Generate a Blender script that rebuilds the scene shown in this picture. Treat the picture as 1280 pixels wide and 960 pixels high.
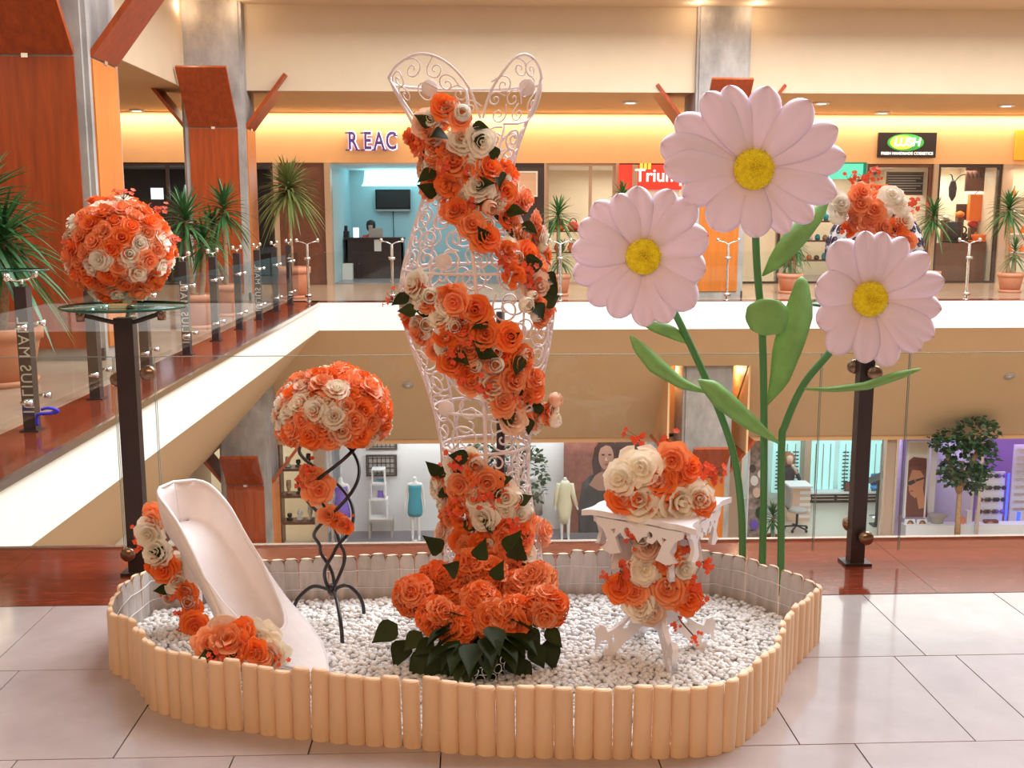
import bpy, bmesh, math, random
from mathutils import Vector, Matrix, Euler
R = random.Random(7)
PI = math.pi
for o in list(bpy.data.objects): bpy.data.objects.remove(o)
SC = bpy.context.scene; COL = SC.collection
# ------------------------------------------------------------------ camera
F = 1300.0; PITCH = math.atan(209/F); YAW = math.atan(51/F); EYE = 1.6
cam = bpy.data.cameras.new('camera'); camo = bpy.data.objects.new('camera', cam); COL.objects.link(camo)
cam.sensor_width = 36; cam.lens = 36*F/1280; cam.clip_start = .05; cam.clip_end = 300
camo.location = (0, 0, EYE); camo.rotation_euler = (PI/2-PITCH, 0, -YAW)
SC.camera = camo
# ------------------------------------------------------------------ world (daylight through the glass roof)
W = bpy.data.worlds.new('daylight'); SC.world = W; W.use_nodes = True
bg = W.node_tree.nodes['Background']; bg.inputs[0].default_value = (.86, .92, 1, 1); bg.inputs[1].default_value = 1.0
VS = SC.view_settings
VS.view_transform = 'Standard'; VS.look = 'None'; VS.gamma = 1; VS.use_curve_mapping = False; VS.exposure = 0.1
# ------------------------------------------------------------------ lamps of the building
def area(name, loc, rot, sx, sy, e, col):
    l = bpy.data.lights.new(name, 'AREA'); l.shape = 'RECTANGLE'; l.size = sx; l.size_y = sy; l.energy = e; l.color = col
    o = bpy.data.objects.new(name, l); COL.objects.link(o); o.location = loc; o.rotation_euler = rot; return o
def point(name, loc, e, col, r=.1):
    l = bpy.data.lights.new(name, 'POINT'); l.energy = e; l.color = col; l.shadow_soft_size = r
    o = bpy.data.objects.new(name, l); COL.objects.link(o); o.location = loc; return o
WARM = (1, .66, .34); WARM2 = (1, .80, .56); COOL = (.80, .90, 1)
area('skylight', (6.5, 11, 11), (0, 0, 0), 13, 11, 4600, (.90, .95, 1))
area('hall_ceiling_lamp', (-.5, -1.2, 3.9), (math.radians(28), 0, 0), 6, 2.2, 235, (1, .68, .42))
area('cove_lamp_far', (3.7, 24.80, 3.95), (math.radians(12), 0, 0), 26, .06, 290, (1, .88, .64))
area('cove_lamp_side', (-13, 29.80, 3.95), (math.radians(12), 0, 0), 6, .06, 40, (1, .80, .42))
area('walkway_lamp_far', (3, 22.6, 3.9), (0, 0, 0), 26, 1.4, 330, WARM2)
area('walkway_lamp_left', (-7, 12, 3.9), (0, 0, 0), 1.6, 15, 170, WARM2)
area('lower_hall_lamp', (3, 14, -.75), (0, 0, 0), 12, 6, 10, WARM2)
# ------------------------------------------------------------------ pixel helpers (a sight line cut by a plane of the place)
RM = camo.rotation_euler.to_matrix()
def ray(px, py): return RM @ Vector(((px-640)/F, -(py-480)/F, -1))
def at(px, py, Y): r = ray(px, py); return r*(Y/r.y) + Vector((0, 0, EYE))
def atz(px, py, z): r = ray(px, py); return r*((z-EYE)/r.z) + Vector((0, 0, EYE))
# ------------------------------------------------------------------ materials
MATS = {}
def mat(name, col, rough=.5, metal=0., var=0., scale=8., bump=0., emit=0., ecol=None, spec=.5, stretch=None, trans=0., rand=0., bscale=None, coat=0., sheen=0.):
    if name in MATS: return MATS[name]
    m = bpy.data.materials.new(name); m.use_nodes = True; nt = m.node_tree; N = nt.nodes; L = nt.links
    b = N['Principled BSDF']; c = (*col, 1)
    b.inputs['Base Color'].default_value = c; b.inputs['Roughness'].default_value = rough; b.inputs['Metallic'].default_value = metal
    b.inputs['Specular IOR Level'].default_value = spec
    if sheen: b.inputs['Sheen Weight'].default_value = sheen; b.inputs['Sheen Roughness'].default_value = .35; b.inputs['Sheen Tint'].default_value = (1, .75, .6, 1)
    if coat: b.inputs['Coat Weight'].default_value = coat; b.inputs['Coat Roughness'].default_value = .08
    src = None
    if var or bump:
        tc = N.new('ShaderNodeTexCoord'); mp = N.new('ShaderNodeMapping'); L.new(tc.outputs['Object'], mp.inputs[0])
        if stretch: mp.inputs['Scale'].default_value = stretch
        nz = N.new('ShaderNodeTexNoise'); nz.inputs['Scale'].default_value = scale; nz.inputs['Detail'].default_value = 5; nz.inputs['Roughness'].default_value = .6
        L.new(mp.outputs[0], nz.inputs['Vector'])
        if var:
            cr = N.new('ShaderNodeValToRGB'); L.new(nz.outputs[0], cr.inputs[0])
            cr.color_ramp.elements[0].position = .3; cr.color_ramp.elements[1].position = .7
            cr.color_ramp.elements[0].color = tuple(max(0, x*(1-var)) for x in col)+(1,)
            cr.color_ramp.elements[1].color = tuple(min(1, x*(1+var*.7)) for x in col)+(1,)
            src = cr.outputs[0]; L.new(src, b.inputs['Base Color'])
        if bump:
            bp = N.new('ShaderNodeBump'); bp.inputs['Strength'].default_value = bump; bp.inputs['Distance'].default_value = .01
            if bscale:
                nz = N.new('ShaderNodeTexNoise'); nz.inputs['Scale'].default_value = bscale; L.new(mp.outputs[0], nz.inputs['Vector'])
            L.new(nz.outputs[0], bp.inputs['Height']); L.new(bp.outputs[0], b.inputs['Normal'])
    if rand:
        oi = N.new('ShaderNodeObjectInfo'); hs = N.new('ShaderNodeHueSaturation'); mr = N.new('ShaderNodeMapRange')
        L.new(oi.outputs['Random'], mr.inputs[0]); mr.inputs[3].default_value = 1-rand; mr.inputs[4].default_value = 1+rand*.6
        hs.inputs['Color'].default_value = c
        if src: L.new(src, hs.inputs['Color'])
        L.new(mr.outputs[0], hs.inputs['Value']); src = hs.outputs[0]; L.new(src, b.inputs['Base Color'])
    if emit:
        b.inputs['Emission Color'].default_value = (*(ecol or col), 1); b.inputs['Emission Strength'].default_value = emit
    if trans:
        t = N.new('ShaderNodeBsdfTranslucent'); t.inputs[0].default_value = c
        if src: L.new(src, t.inputs[0])
        mx = N.new('ShaderNodeMixShader'); mx.inputs[0].default_value = trans
        L.new(b.outputs[0], mx.inputs[1]); L.new(t.outputs[0], mx.inputs[2]); L.new(mx.outputs[0], N['Material Output'].inputs[0])
    MATS[name] = m; return m
def glassmat(name, tint, gloss=1.45, rough=.0):
    m = bpy.data.materials.new(name); m.use_nodes = True; nt = m.node_tree; N = nt.nodes; L = nt.links
    N.remove(N['Principled BSDF'])
    t = N.new('ShaderNodeBsdfTransparent'); t.inputs[0].default_value = (*tint, 1)
    g = N.new('ShaderNodeBsdfGlossy'); g.inputs['Roughness'].default_value = rough
    lw = N.new('ShaderNodeLayerWeight'); pw = N.new('ShaderNodeMath'); pw.operation = 'POWER'; pw.inputs[1].default_value = 4.5; L.new(lw.outputs['Facing'], pw.inputs[0])
    f = N.new('ShaderNodeMapRange'); f.inputs[3].default_value = .02; f.inputs[4].default_value = gloss; L.new(pw.outputs[0], f.inputs[0])
    mx = N.new('ShaderNodeMixShader'); L.new(f.outputs[0], mx.inputs[0]); L.new(t.outputs[0], mx.inputs[1]); L.new(g.outputs[0], mx.inputs[2])
    L.new(mx.outputs[0], N['Material Output'].inputs[0]); MATS[name] = m; return m
# setting
mat('tile', (.42, .345, .33), .12, var=.10, scale=5, rand=.05, coat=.5)
mat('joint', (.10, .07, .06), .8)
mat('granite', (.17, .030, .014), .11, var=.35, scale=9, stretch=(1, 4, 1))
mat('steel', (.75, .74, .73), .22, 1)
mat('chrome', (.85, .84, .84), .12, 1)
mat('white_fascia', (.93, .90, .82), .5, var=.02)
mat('bulkhead', (.66, .47, .27), .6, var=.03, scale=2)
mat('upper_plaster', (.66, .50, .335), .7, var=.03, scale=2)
mat('soffit', (.62, .42, .22), .7, var=.03, scale=2)
mat('fascia_orange', (.80, .46, .22), .5, var=.03, scale=3)
mat('walk_tile', (.42, .29, .21), .2, var=.08, scale=3)
mat('concrete', (.38, .335, .30), .85, var=.32, scale=3, bump=.25, stretch=(1, 1, .5), bscale=12)
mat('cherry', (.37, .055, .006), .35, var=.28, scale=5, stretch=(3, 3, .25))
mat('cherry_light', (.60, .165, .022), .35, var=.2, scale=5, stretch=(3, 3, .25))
mat('black_base', (.04, .03, .03), .4)
mat('dark_frame', (.055, .035, .03), .35)
mat('tan_frame', (.50, .36, .26), .4)
mat('plaster_room', (.72, .66, .56), .7)
mat('lamp_white', (1, .95, .85), .5, emit=6)
glassmat('glass', (.965, .985, .975), .45)
glassmat('shop_glass', (.985, .99, .99), .35)
glassmat('table_glass', (.62, .82, .75), .6)
mat('pane_edge', (.26, .32, .28), .2); mat('glass_edge', (.02, .10, .07), .1)
mat('post_dark', (.045, .028, .028), .35, var=.15, scale=20)
mat('knob_dark', (.30, .19, .13), .2, .8)
# display
mat('log_cream_warmlit', (.84, .575, .37), .55, var=.09, scale=4, rand=.07, stretch=(2, 2, .6))  # outer faces: cream paint with the hall's orange light mixed into the colour
mat('log_inner', (.62, .54, .49), .8, var=.38, scale=7, stretch=(2.2, 2.2, .35), rand=.12, bump=.2)
mat('pebble', (.80, .76, .73), .55, var=.18, scale=14)
mat('rose_orange', (1.0, .225, .04), .5, trans=.25, rand=.12, sheen=.6)
mat('rose_coral', (1.0, .36, .15), .5, trans=.25, rand=.10, sheen=.6)
mat('rose_cream', (1.0, .93, .80), .6, trans=.3, rand=.10)
mat('rose_peach', (.93, .62, .45), .6, trans=.25, rand=.15)
mat('spray_red', (.88, .10, .03), .55, trans=.2, rand=.2)
mat('leaf_dark', (.030, .044, .008), .6, trans=.12, rand=.4, spec=.25)
mat('stem_dark', (.09, .05, .02), .6)
mat('wire_white', (.86, .76, .76), .4)
mat('wire_black', (.018, .012, .016), .35)
mat('shoe_white', (.88, .79, .77), .5, var=.03, scale=20, bump=.12, bscale=60)
mat('table_white', (.90, .85, .86), .45)
mat('daisy_petal', (.95, .80, .91), .6, trans=.15, var=.05, scale=3)
mat('daisy_yellow', (1.0, .76, .015), .7, var=.2, scale=60, bump=.5)
mat('daisy_stem', (.07, .23, .07), .5)
mat('daisy_leaf', (.26, .52, .15), .55, trans=.2, var=.2, scale=9)
mat('terracotta', (.64, .25, .13), .65, var=.06)
mat('soil', (.06, .035, .02), .9)
mat('yucca', (.055, .16, .045), .4, trans=.15, rand=.25)
mat('trunk', (.42, .24, .12), .8, var=.3, scale=25)
mat('white_paint', (.85, .84, .84), .5)
mat('skin', (.72, .45, .33), .5)
# ------------------------------------------------------------------ mesh helpers
class MB:
    def __init__(s): s.v = []; s.f = []; s.m = []; s.cur = 0; s.sm = []; s.smooth = False
    def add(s, vs, fs):
        n = len(s.v); s.v += [tuple(p) for p in vs]
        for f in fs: s.f.append(tuple(i+n for i in f)); s.m.append(s.cur); s.sm.append(s.smooth)
        return s
    def box(s, x0, x1, y0, y1, z0, z1, M=None):
        vs = [Vector((x, y, z)) for z in (z0, z1) for y in (y0, y1) for x in (x0, x1)]
        if M is not None: vs = [M @ v for v in vs]
        return s.add(vs, [(0, 2, 3, 1), (4, 5, 7, 6), (0, 1, 5, 4), (2, 6, 7, 3), (0, 4, 6, 2), (1, 3, 7, 5)])
    def hexa(s, b, t):   # bottom quad, top quad
        return s.add(list(b)+list(t), [(3, 2, 1, 0), (4, 5, 6, 7), (0, 1, 5, 4), (1, 2, 6, 5), (2, 3, 7, 6), (3, 0, 4, 7)])
    def prism(s, poly, d):   # planar polygon extruded by vector d
        n = len(poly); d = Vector(d); a = [Vector(p) for p in poly]
        return s.add(a+[p+d for p in a], [tuple(range(n-1, -1, -1)), tuple(range(n, 2*n))]+[(i, (i+1) % n, n+(i+1) % n, n+i) for i in range(n)])
    def tube(s, pts, r, sides=6, closed=False, cap=True):
        P = [Vector(p) for p in pts]; n = len(P); rr = r if isinstance(r, (list, tuple)) else [r]*n
        T = []
        for i in range(n):
            a = P[i-1] if (i > 0 or closed) else P[i]; b = P[(i+1) % n] if (i < n-1 or closed) else P[i]
            t = (b-a); T.append(t.normalized() if t.length > 1e-9 else Vector((0, 0, 1)))
        ref = Vector((0, 0, 1)) if abs(T[0].z) < .9 else Vector((1, 0, 0))
        nrm = T[0].cross(ref).normalized(); vs = []
        for i in range(n):
            nrm = (nrm - T[i]*nrm.dot(T[i]))
            nrm = nrm.normalized() if nrm.length > 1e-6 else T[i].orthogonal().normalized()
            bi = T[i].cross(nrm)
            for k in range(sides):
                a = 2*PI*k/sides; vs.append(P[i]+(nrm*math.cos(a)+bi*math.sin(a))*rr[i])
        fs = []
        for i in range(n if closed else n-1):
            j = (i+1) % n
            for k in range(sides):
                l = (k+1) % sides; fs.append((i*sides+k, i*sides+l, j*sides+l, j*sides+k))
        if cap and not closed: fs += [tuple(range(sides-1, -1, -1)), tuple(range((n-1)*sides, n*sides))]
        sm = s.smooth; s.smooth = True; s.add(vs, fs); s.smooth = sm; return s
    def lathe(s, prof, seg=20, c=(0, 0, 0), sx=1, sy=1, M=None, capb=True, capt=True):
        vs = []; fs = []; c = Vector(c); n = len(prof)
        for r, z in prof:
            for k in range(seg):
                a = 2*PI*k/seg; p = Vector((r*math.cos(a)*sx, r*math.sin(a)*sy, z)); vs.append((M @ p if M is not None else p)+c)
        for i in range(n-1):
            for k in range(seg):
                l = (k+1) % seg; fs.append((i*seg+k, i*seg+l, (i+1)*seg+l, (i+1)*seg+k))
        if capb: fs.append(tuple(range(seg-1, -1, -1)))
        if capt: fs.append(tuple(range((n-1)*seg, n*seg)))
        sm = s.smooth; s.smooth = True; s.add(vs, fs); s.smooth = sm; return s
    def grid(s, fn, nu, nv, wrap=False):
        vs = [fn(i/nu, j/nv) for j in range(nv+1) for i in range(nu+1)]
        fs = [(j*(nu+1)+i, j*(nu+1)+i+1, (j+1)*(nu+1)+i+1, (j+1)*(nu+1)+i) for j in range(nv) for i in range(nu)]
        sm = s.smooth; s.smooth = True; s.add(vs, fs); s.smooth = sm; return s
    def mesh(s, name, mats):
        me = bpy.data.meshes.new(name); me.from_pydata(s.v, [], s.f)
        for m in (mats if isinstance(mats, (list, tuple)) else [mats]): me.materials.append(MATS[m])
        me.polygons.foreach_set('material_index', s.m); me.polygons.foreach_set('use_smooth', s.sm); me.update(); return me
def tag(o, label=None, cat=None, group=None, kind=None):
    if label: o['label'] = label
    if cat: o['category'] = cat
    if group: o['group'] = group
    if kind: o['kind'] = kind
    return o
def link(name, data, parent=None, loc=None):
    o = bpy.data.objects.new(name, data); COL.objects.link(o)
    if parent is not None: o.parent = parent
    if loc is not None: o.location = loc
    return o
def empty(name, loc, label, cat, group=None, rz=0):
    o = link(name, None, None, loc); o.rotation_euler = (0, 0, rz); o.empty_display_size = .1
    return tag(o, label, cat, group)
def wpos(o):
    p = Vector((0, 0, 0))
    while o is not None: p += o.location; o = o.parent
    return p
def part(name, mb, m, parent=None, world=True, label=None):
    """mesh object; with world=True the vertices are world coordinates and are moved into the parent's frame"""
    if parent is not None and world:
        L = wpos(parent); mb.v = [(a-L.x, b-L.y, c-L.z) for a, b, c in mb.v]
    o = link(name, mb.mesh(name, m), parent)
    if label: o['label'] = label
    return o
def single(name, mb, m, base, label, cat, group=None):
    b = Vector(base); mb.v = [(x-b.x, y-b.y, z-b.z) for x, y, z in mb.v]
    return tag(link(name, mb.mesh(name, m), None, b), label, cat, group)
def struct(name, mb, m, parent=None):
    o = part(name, mb, m, parent)
    if parent is None: o['kind'] = 'structure'
    return o
def solid(o, t, off=0):
    md = o.modifiers.new('thick', 'SOLIDIFY'); md.thickness = t; md.offset = off; return o
def subsurf(o, n=1):
    md = o.modifiers.new('sub', 'SUBSURF'); md.levels = n; md.render_levels = n; return o
def copytree(o, loc, rz=None, scale=None, label=None):
    c = o.copy(); COL.objects.link(c); c.location = loc
    if rz is not None: c.rotation_euler = (0, 0, rz)
    if scale: c.scale = (scale,)*3
    if label: c['label'] = label
    for ch in o.children:
        d = ch.copy(); COL.objects.link(d); d.parent = c
        for g in ch.children:
            e = g.copy(); COL.objects.link(e); e.parent = d
    return c
def textmesh(body, size, depth, m, shear=0, bold=0, mirror=False, spacing=1):
    cu = bpy.data.curves.new('txt', 'FONT'); cu.body = body; cu.size = size; cu.extrude = depth; cu.offset = bold; cu.shear = shear
    cu.align_x = 'CENTER'; cu.align_y = 'CENTER'; cu.space_character = spacing; cu.resolution_u = 4
    o = bpy.data.objects.new('txt', cu); COL.objects.link(o); dg = bpy.context.evaluated_depsgraph_get(); dg.update()
    me = bpy.data.meshes.new_from_object(o.evaluated_get(dg)); bpy.data.objects.remove(o)
    if mirror: me.transform(Matrix.Scale(-1, 4, (1, 0, 0))); me.flip_normals()
    me.materials.clear(); me.materials.append(MATS[m]); return me
def fret(name, splines, depth, m):
    """flat cut-out board in local XZ (x, z) with holes, thickness depth"""
    cu = bpy.data.curves.new(name, 'CURVE'); cu.dimensions = '2D'; cu.fill_mode = 'BOTH'; cu.extrude = depth/2
    for pts in splines:
        sp = cu.splines.new('POLY'); sp.points.add(len(pts)-1); sp.use_cyclic_u = True
        for i, p in enumerate(pts): sp.points[i].co = (p[0], p[1], 0, 1)
    o = bpy.data.objects.new('fret', cu); COL.objects.link(o); dg = bpy.context.evaluated_depsgraph_get(); dg.update()
    me = bpy.data.meshes.new_from_object(o.evaluated_get(dg)); bpy.data.objects.remove(o)
    me.transform(Matrix.Rotation(PI/2, 4, 'X')); me.materials.clear(); me.materials.append(MATS[m]); return me
def smoothpoly(pts, n=4, closed=True):
    P = [Vector(p) for p in pts]; out = []; k = len(P)
    for i in range(k if closed else k-1):
        p0 = P[i-1] if (closed or i > 0) else P[i]; p1 = P[i]; p2 = P[(i+1) % k]; p3 = P[(i+2) % k] if (closed or i < k-2) else P[(i+1) % k]
        for j in range(n):
            t = j/n
            out.append(.5*((2*p1)+(p2-p0)*t+(2*p0-5*p1+4*p2-p3)*t*t+(3*p1-p0-3*p2+p3)*t**3))
    if not closed: out.append(P[-1])
    return out
def lerp_table(tab, x):
    if x <= tab[0][0]: return tab[0][1:]
    for a, b in zip(tab, tab[1:]):
        if x <= b[0]:
            t = (x-a[0])/(b[0]-a[0]); return tuple(p+(q-p)*t for p, q in zip(a[1:], b[1:]))
    return tab[-1][1:]
def circle(n, r, cx=0, cy=0): return [(cx+r*math.cos(2*PI*i/n), cy+r*math.sin(2*PI*i/n)) for i in range(n)]
# ================================================================== THE SETTING
ZL = -5.77                      # floor of the lower storey
VX = -2.88; VY = 19.85; NY = 4.95; XR = 17.0     # edges of the open well
# near floor with its stone tiles
m = MB(); m.box(-9, XR, -6, 4.2, -.45, -.02); fl = struct('floor', m, 'joint')
rows = [(.40, 1.03, [-3, -1.9, -.8, .3, 1.4, 2.5, 3.6]), (1.03, 1.67, [-3, -2.2, -1.1, 0, 1.1, 2.2, 3.3]), (1.67, 2.30, [-2.8, -1.7, -.6, .5, 1.6, 2.7]),
        (2.30, 2.94, [-2.5, -1.36, -.72, -.1, .55, 1.17, 1.8, 2.5, 3.2]), (2.94, 3.57, [-2.8, -2.2, -1.62, -1.08, -.5, .05, .5, 1.0, 1.55, 1.78, 2.35, 2.95, 3.5]),
        (3.57, 4.20, [-3.4, -2.85, -2.3, -1.74, -1.17, -.6, -.03, .53, 1.1, 1.67, 2.24, 2.8, 3.4])]
for y0, y1, xs in rows:
    for x0, x1 in zip(xs, xs[1:]):
        t = MB(); g = .0022; t.box(x0+g, x1-g, y0+g, y1-g, -.02, R.uniform(-.0004, .0004)); part('floor_tile', t, 'tile', fl)
m = MB(); m.box(-9, XR, -6, .40, -.02, -.001); m.box(-9, -3.42, .4, 4.2, -.02, -.001); m.box(3.62, XR, .4, 4.2, -.02, -.001); part('floor_tile_field', m, 'tile', fl)
# granite ledge round the well
m = MB(); m.box(VX-.62, XR, 4.2, NY, -.03, -.012); le = struct('trim_1', m, 'joint')
x = VX-.6
while x < XR:
    t = MB(); t.box(x+.001, min(x+1.37, XR)-.001, 4.2, NY, -.012, .002); part('granite_slab', t, 'granite', le); x += 1.37
t = MB(); t.box(VX, XR, NY, NY+.03, -.03, .012); part('edge_strip', t, 'steel', le)
m = MB(); m.box(VX-.62, VX, NY, VY+.3, -.03, -.012); le2 = struct('trim_2', m, 'joint')
y = NY
while y < VY+.3:
    t = MB(); t.box(VX-.62, VX, y+.001, min(y+1.37, VY+.3)-.001, -.012, .002); part('granite_slab', t, 'granite', le2); y += 1.37
t = MB(); t.box(VX-.005, VX+.03, NY, VY, -.04, .015); part('edge_strip', t, 'steel', le2)
m = MB(); m.box(VX-.62, XR, VY, VY+.34, -.01, .002); le3 = struct('trim_3', m, 'granite')
# side and far walkways
m = MB(); m.box(-16, VX-.62, 4.2, 31, -.45, 0); m.box(VX-.62, VX-.25, NY, VY+.3, -.45, -.03); struct('floor_left_walkway', m, 'walk_tile')
m = MB(); m.box(VX-.62, XR, VY+.34, 31, -.45, 0); struct('floor_far_walkway', m, 'walk_tile')
m = MB(); m.box(-12, XR, 4.9, 31, ZL-.3, ZL); struct('floor_lower', m, 'walk_tile')
# white slab edges
m = MB(); m.box(VX-.25, VX, NY+.03, VY, -.52, -.03); struct('trim_4', m, 'white_fascia')
m = MB(); m.box(VX-.25, XR, VY, VY+.25, -.54, -.01); struct('trim_5', m, 'white_fascia')
m = MB(); m.box(VX, XR, NY-.3, NY, -.55, -.03); struct('trim_6', m, 'white_fascia')
# leaning bulkheads below the slab edges, with a lit niche at each column
BZ0 = -.5; BZ1 = -3.2; BY1 = 22.35; BX1 = -5.3
def bulk_y(z): return VY+.02+(BY1-VY-.02)*(z-BZ0)/(BZ1-BZ0)
m = MB()
def bslab(x0, x1, z0=BZ0, z1=BZ1):
    m.hexa([(x0, bulk_y(z1), z1), (x1, bulk_y(z1), z1), (x1, bulk_y(z1)+.08, z1), (x0, bulk_y(z1)+.08, z1)],
           [(x0, bulk_y(z0), z0), (x1, bulk_y(z0), z0), (x1, bulk_y(z0)+.08, z0), (x0, bulk_y(z0)+.08, z0)])
NX0, NX1 = 4.02, 5.62; NZ = -1.38
# mitred left end
m.hexa([(BX1-.12, BY1, BZ1), (NX0, BY1, BZ1), (NX0, BY1+.08, BZ1), (BX1-.12, BY1+.08, BZ1)], [(VX-.14, bulk_y(BZ0), BZ0), (NX0, bulk_y(BZ0), BZ0), (NX0, bulk_y(BZ0)+.08, BZ0), (VX-.14, bulk_y(BZ0)+.08, BZ0)])
bslab(NX0, NX1, BZ0, NZ); bslab(NX1, XR)
struct('wall_bulkhead_far', m, 'bulkhead')
m = MB()
m.box(NX0-.04, NX0, bulk_y(NZ), BY1, BZ1, NZ); m.box(NX1, NX1+.04, bulk_y(NZ), BY1, BZ1, NZ); m.box(NX0, NX1, bulk_y(NZ), BY1, NZ, NZ+.05); m.box(NX0, NX1, BY1, BY1+.05, BZ1, NZ)
struct('wall_niche', m, 'fascia_orange')
m = MB()
m.hexa([(BX1, NY, BZ1), (BX1, BY1, BZ1), (BX1-.08, BY1, BZ1), (BX1-.08, NY, BZ1)], [(VX-.02, NY, BZ0), (VX-.02, VY+.02, BZ0), (VX-.1, VY+.02, BZ0), (VX-.1, NY, BZ0)])
struct('wall_bulkhead_left', m, 'bulkhead')
m = MB(); m.box(BX1-3.5, XR, BY1, BY1+4.6, BZ1, BZ1+.08); m.box(BX1-3.5, BX1, 4.9, BY1, BZ1, BZ1+.08); struct('ceiling_lower', m, 'plaster_room')
# upper storey: ceilings, bulkheads and the white slab edge above
CZ = 4.0; UX = -5.34; UY = 20.75; UZ = 5.56
m = MB(); m.box(-16, XR, UY, 31, CZ, CZ+.1); struct('ceiling_far', m, 'soffit')
m = MB(); m.box(-16, UX-.06, 2.6, UY, CZ, CZ+.1); struct('ceiling_left', m, 'soffit')
m = MB(); m.box(-16, XR, -6, 3.2, CZ, CZ+.1); struct('ceiling_near', m, 'upper_plaster')
m = MB(); m.box(UX, XR, UY-.06, UY, CZ-.02, UZ); struct('wall_upper_far', m, 'upper_plaster')
m = MB(); m.box(UX-.06, UX, 2.6, UY-.06, CZ-.02, UZ); struct('wall_upper_left', m, 'upper_plaster')
m = MB(); m.box(UX-.3, XR, 19.6, UY+.2, UZ, UZ+.08); m.box(UX-.3, -4.2, 2.6, 19.6, UZ, UZ+.08); struct('ceiling_upper_ring', m, 'upper_plaster')
m = MB(); m.box(-4.2, XR, 19.5, 19.6, UZ-.01, UZ+1.2); m.box(-4.3, -4.2, 2.6, 19.6, UZ-.01, UZ+1.2); struct('trim_7', m, 'white_fascia')
m = MB(); m.box(-16, XR, -6.1, -6, 0, CZ); struct('wall_behind', m, 'upper_plaster')
m = MB(); m.box(XR, XR+.1, -6, 31, ZL, 6); struct('wall_right', m, 'upper_plaster')
m = MB(); m.box(-16.1, -16, -6, 31, 0, CZ); struct('wall_left', m, 'upper_plaster')
m = MB(); m.box(-3, XR, 4.4, 4.5, ZL, -.5); struct('wall_lower_near', m, 'upper_plaster')
# ceiling downlights
def downlight(px, py, lab):
    p = atz(px, py, CZ); e = empty('ceiling_downlight', (p.x, p.y, CZ-.03), lab, 'ceiling light', 'downlights in the walkway soffit')
    a = MB(); a.lathe([(.11, -.01), (.17, -.01), (.17, .03), (.11, .03)], 16, capb=False, capt=False); part('rim', a, 'white_paint', e, False)
    a = MB(); a.lathe([(.11, .0), (.11, .02)], 16); part('lens', a, 'lamp_white', e, False)
for px, py, lab in [(8, 129, 'over the passage behind the nearest timber column'), (171, 137, 'between the left columns, nearer the first'), (199, 147, 'between the left columns, by the corner one'), (432, 142, 'in front of the purple reception letters'), (788, 127, 'in front of the red shop sign'), (1027, 128, 'above the tallest daisy'), (1103, 140, 'right above the black shop sign'), (1258, 131, 'near the amber sign panel')]:
    downlight(px, py, 'small round lit downlight in the soffit '+lab)
# ---------------------------------------------------------------- columns with timber cladding and flared boards
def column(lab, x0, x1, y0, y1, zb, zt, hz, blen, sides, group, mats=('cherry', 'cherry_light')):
    cx, cy = (x0+x1)/2, (y0+y1)/2
    e = empty('clad_column', (cx, cy, zb), lab, 'column', group)
    a = MB(); i = .07
    a.box(x0+i-.05, x1-i+.05, y0+i, y1-i, zb, zt); a.box(x0+i, x1-i, y0+i-.05, y1-i+.05, zb, zt); part('concrete_core', a, 'concrete', e)
    a = MB(); a.box(x0+.03, x1-.03, y0+.03, y1-.03, zb, zb+.14); part('base', a, 'black_base', e)
    w = .06; c = math.cos(math.radians(38)); s = math.sin(math.radians(38))
    for sd in sides:
        a = MB(); b = MB(); k = MB(); g = .15
        if sd in 'fb':
            Y = y0 if sd == 'f' else y1; d = -1 if sd == 'f' else 1; X0, X1 = x0+g, x1-g
            a.box(X0, X1, min(Y, Y-d*w), max(Y, Y-d*w), zb+.14, hz)
            q = lambda u, t: (Y+d*(s*u+c*t), hz+.02+c*u-s*t)
            A, B, C2, D2 = q(0, 0), q(blen, 0), q(blen, -w), q(0, -w)
            b.hexa([(X0, A[0], A[1]), (X1, A[0], A[1]), (X1, D2[0], D2[1]), (X0, D2[0], D2[1])], [(X0, B[0], B[1]), (X1, B[0], B[1]), (X1, C2[0], C2[1]), (X0, C2[0], C2[1])])
            k.box(cx-.035, cx+.035, Y+d*.002-.012, Y+d*.002+.012, hz-.015, hz+.03)
        else:
            X = x0 if sd == 'l' else x1; d = -1 if sd == 'l' else 1; Y0, Y1 = y0+g, y1-g
            a.box(min(X, X-d*w), max(X, X-d*w), Y0, Y1, zb+.14, hz)
            q = lambda u, t: (X+d*(s*u+c*t), hz+.02+c*u-s*t)
            A, B, C2, D2 = q(0, 0), q(blen, 0), q(blen, -w), q(0, -w)
            b.hexa([(A[0], Y0, A[1]), (A[0], Y1, A[1]), (D2[0], Y1, D2[1]), (D2[0], Y0, D2[1])], [(B[0], Y0, B[1]), (B[0], Y1, B[1]), (C2[0], Y1, C2[1]), (C2[0], Y0, C2[1])])
            k.box(X+d*.002-.012, X+d*.002+.012, cy-.05, cy+.05, hz-.015, hz+.03)
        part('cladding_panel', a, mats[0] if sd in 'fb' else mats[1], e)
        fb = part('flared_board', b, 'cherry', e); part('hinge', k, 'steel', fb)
    return e
column('tall timber clad column nearest along the left walkway, behind the first potted plant', -5.42, -4.10, 11.75, 12.85, 0, 6.4, 3.3, 1.75, 'flr', 'timber clad columns')
column('timber clad column at the far corner of the left walkway', -5.45, -4.24, 20.35, 21.4, 0, UZ, 3.25, 1.25, 'flr', 'timber clad columns')
column('timber clad column on the far walkway behind the tallest daisy', 4.34, 5.42, 20.5, 21.7, 0, UZ, 3.15, 1.2, 'flr', 'timber clad columns', ('cherry_light', 'cherry_light'))
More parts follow.
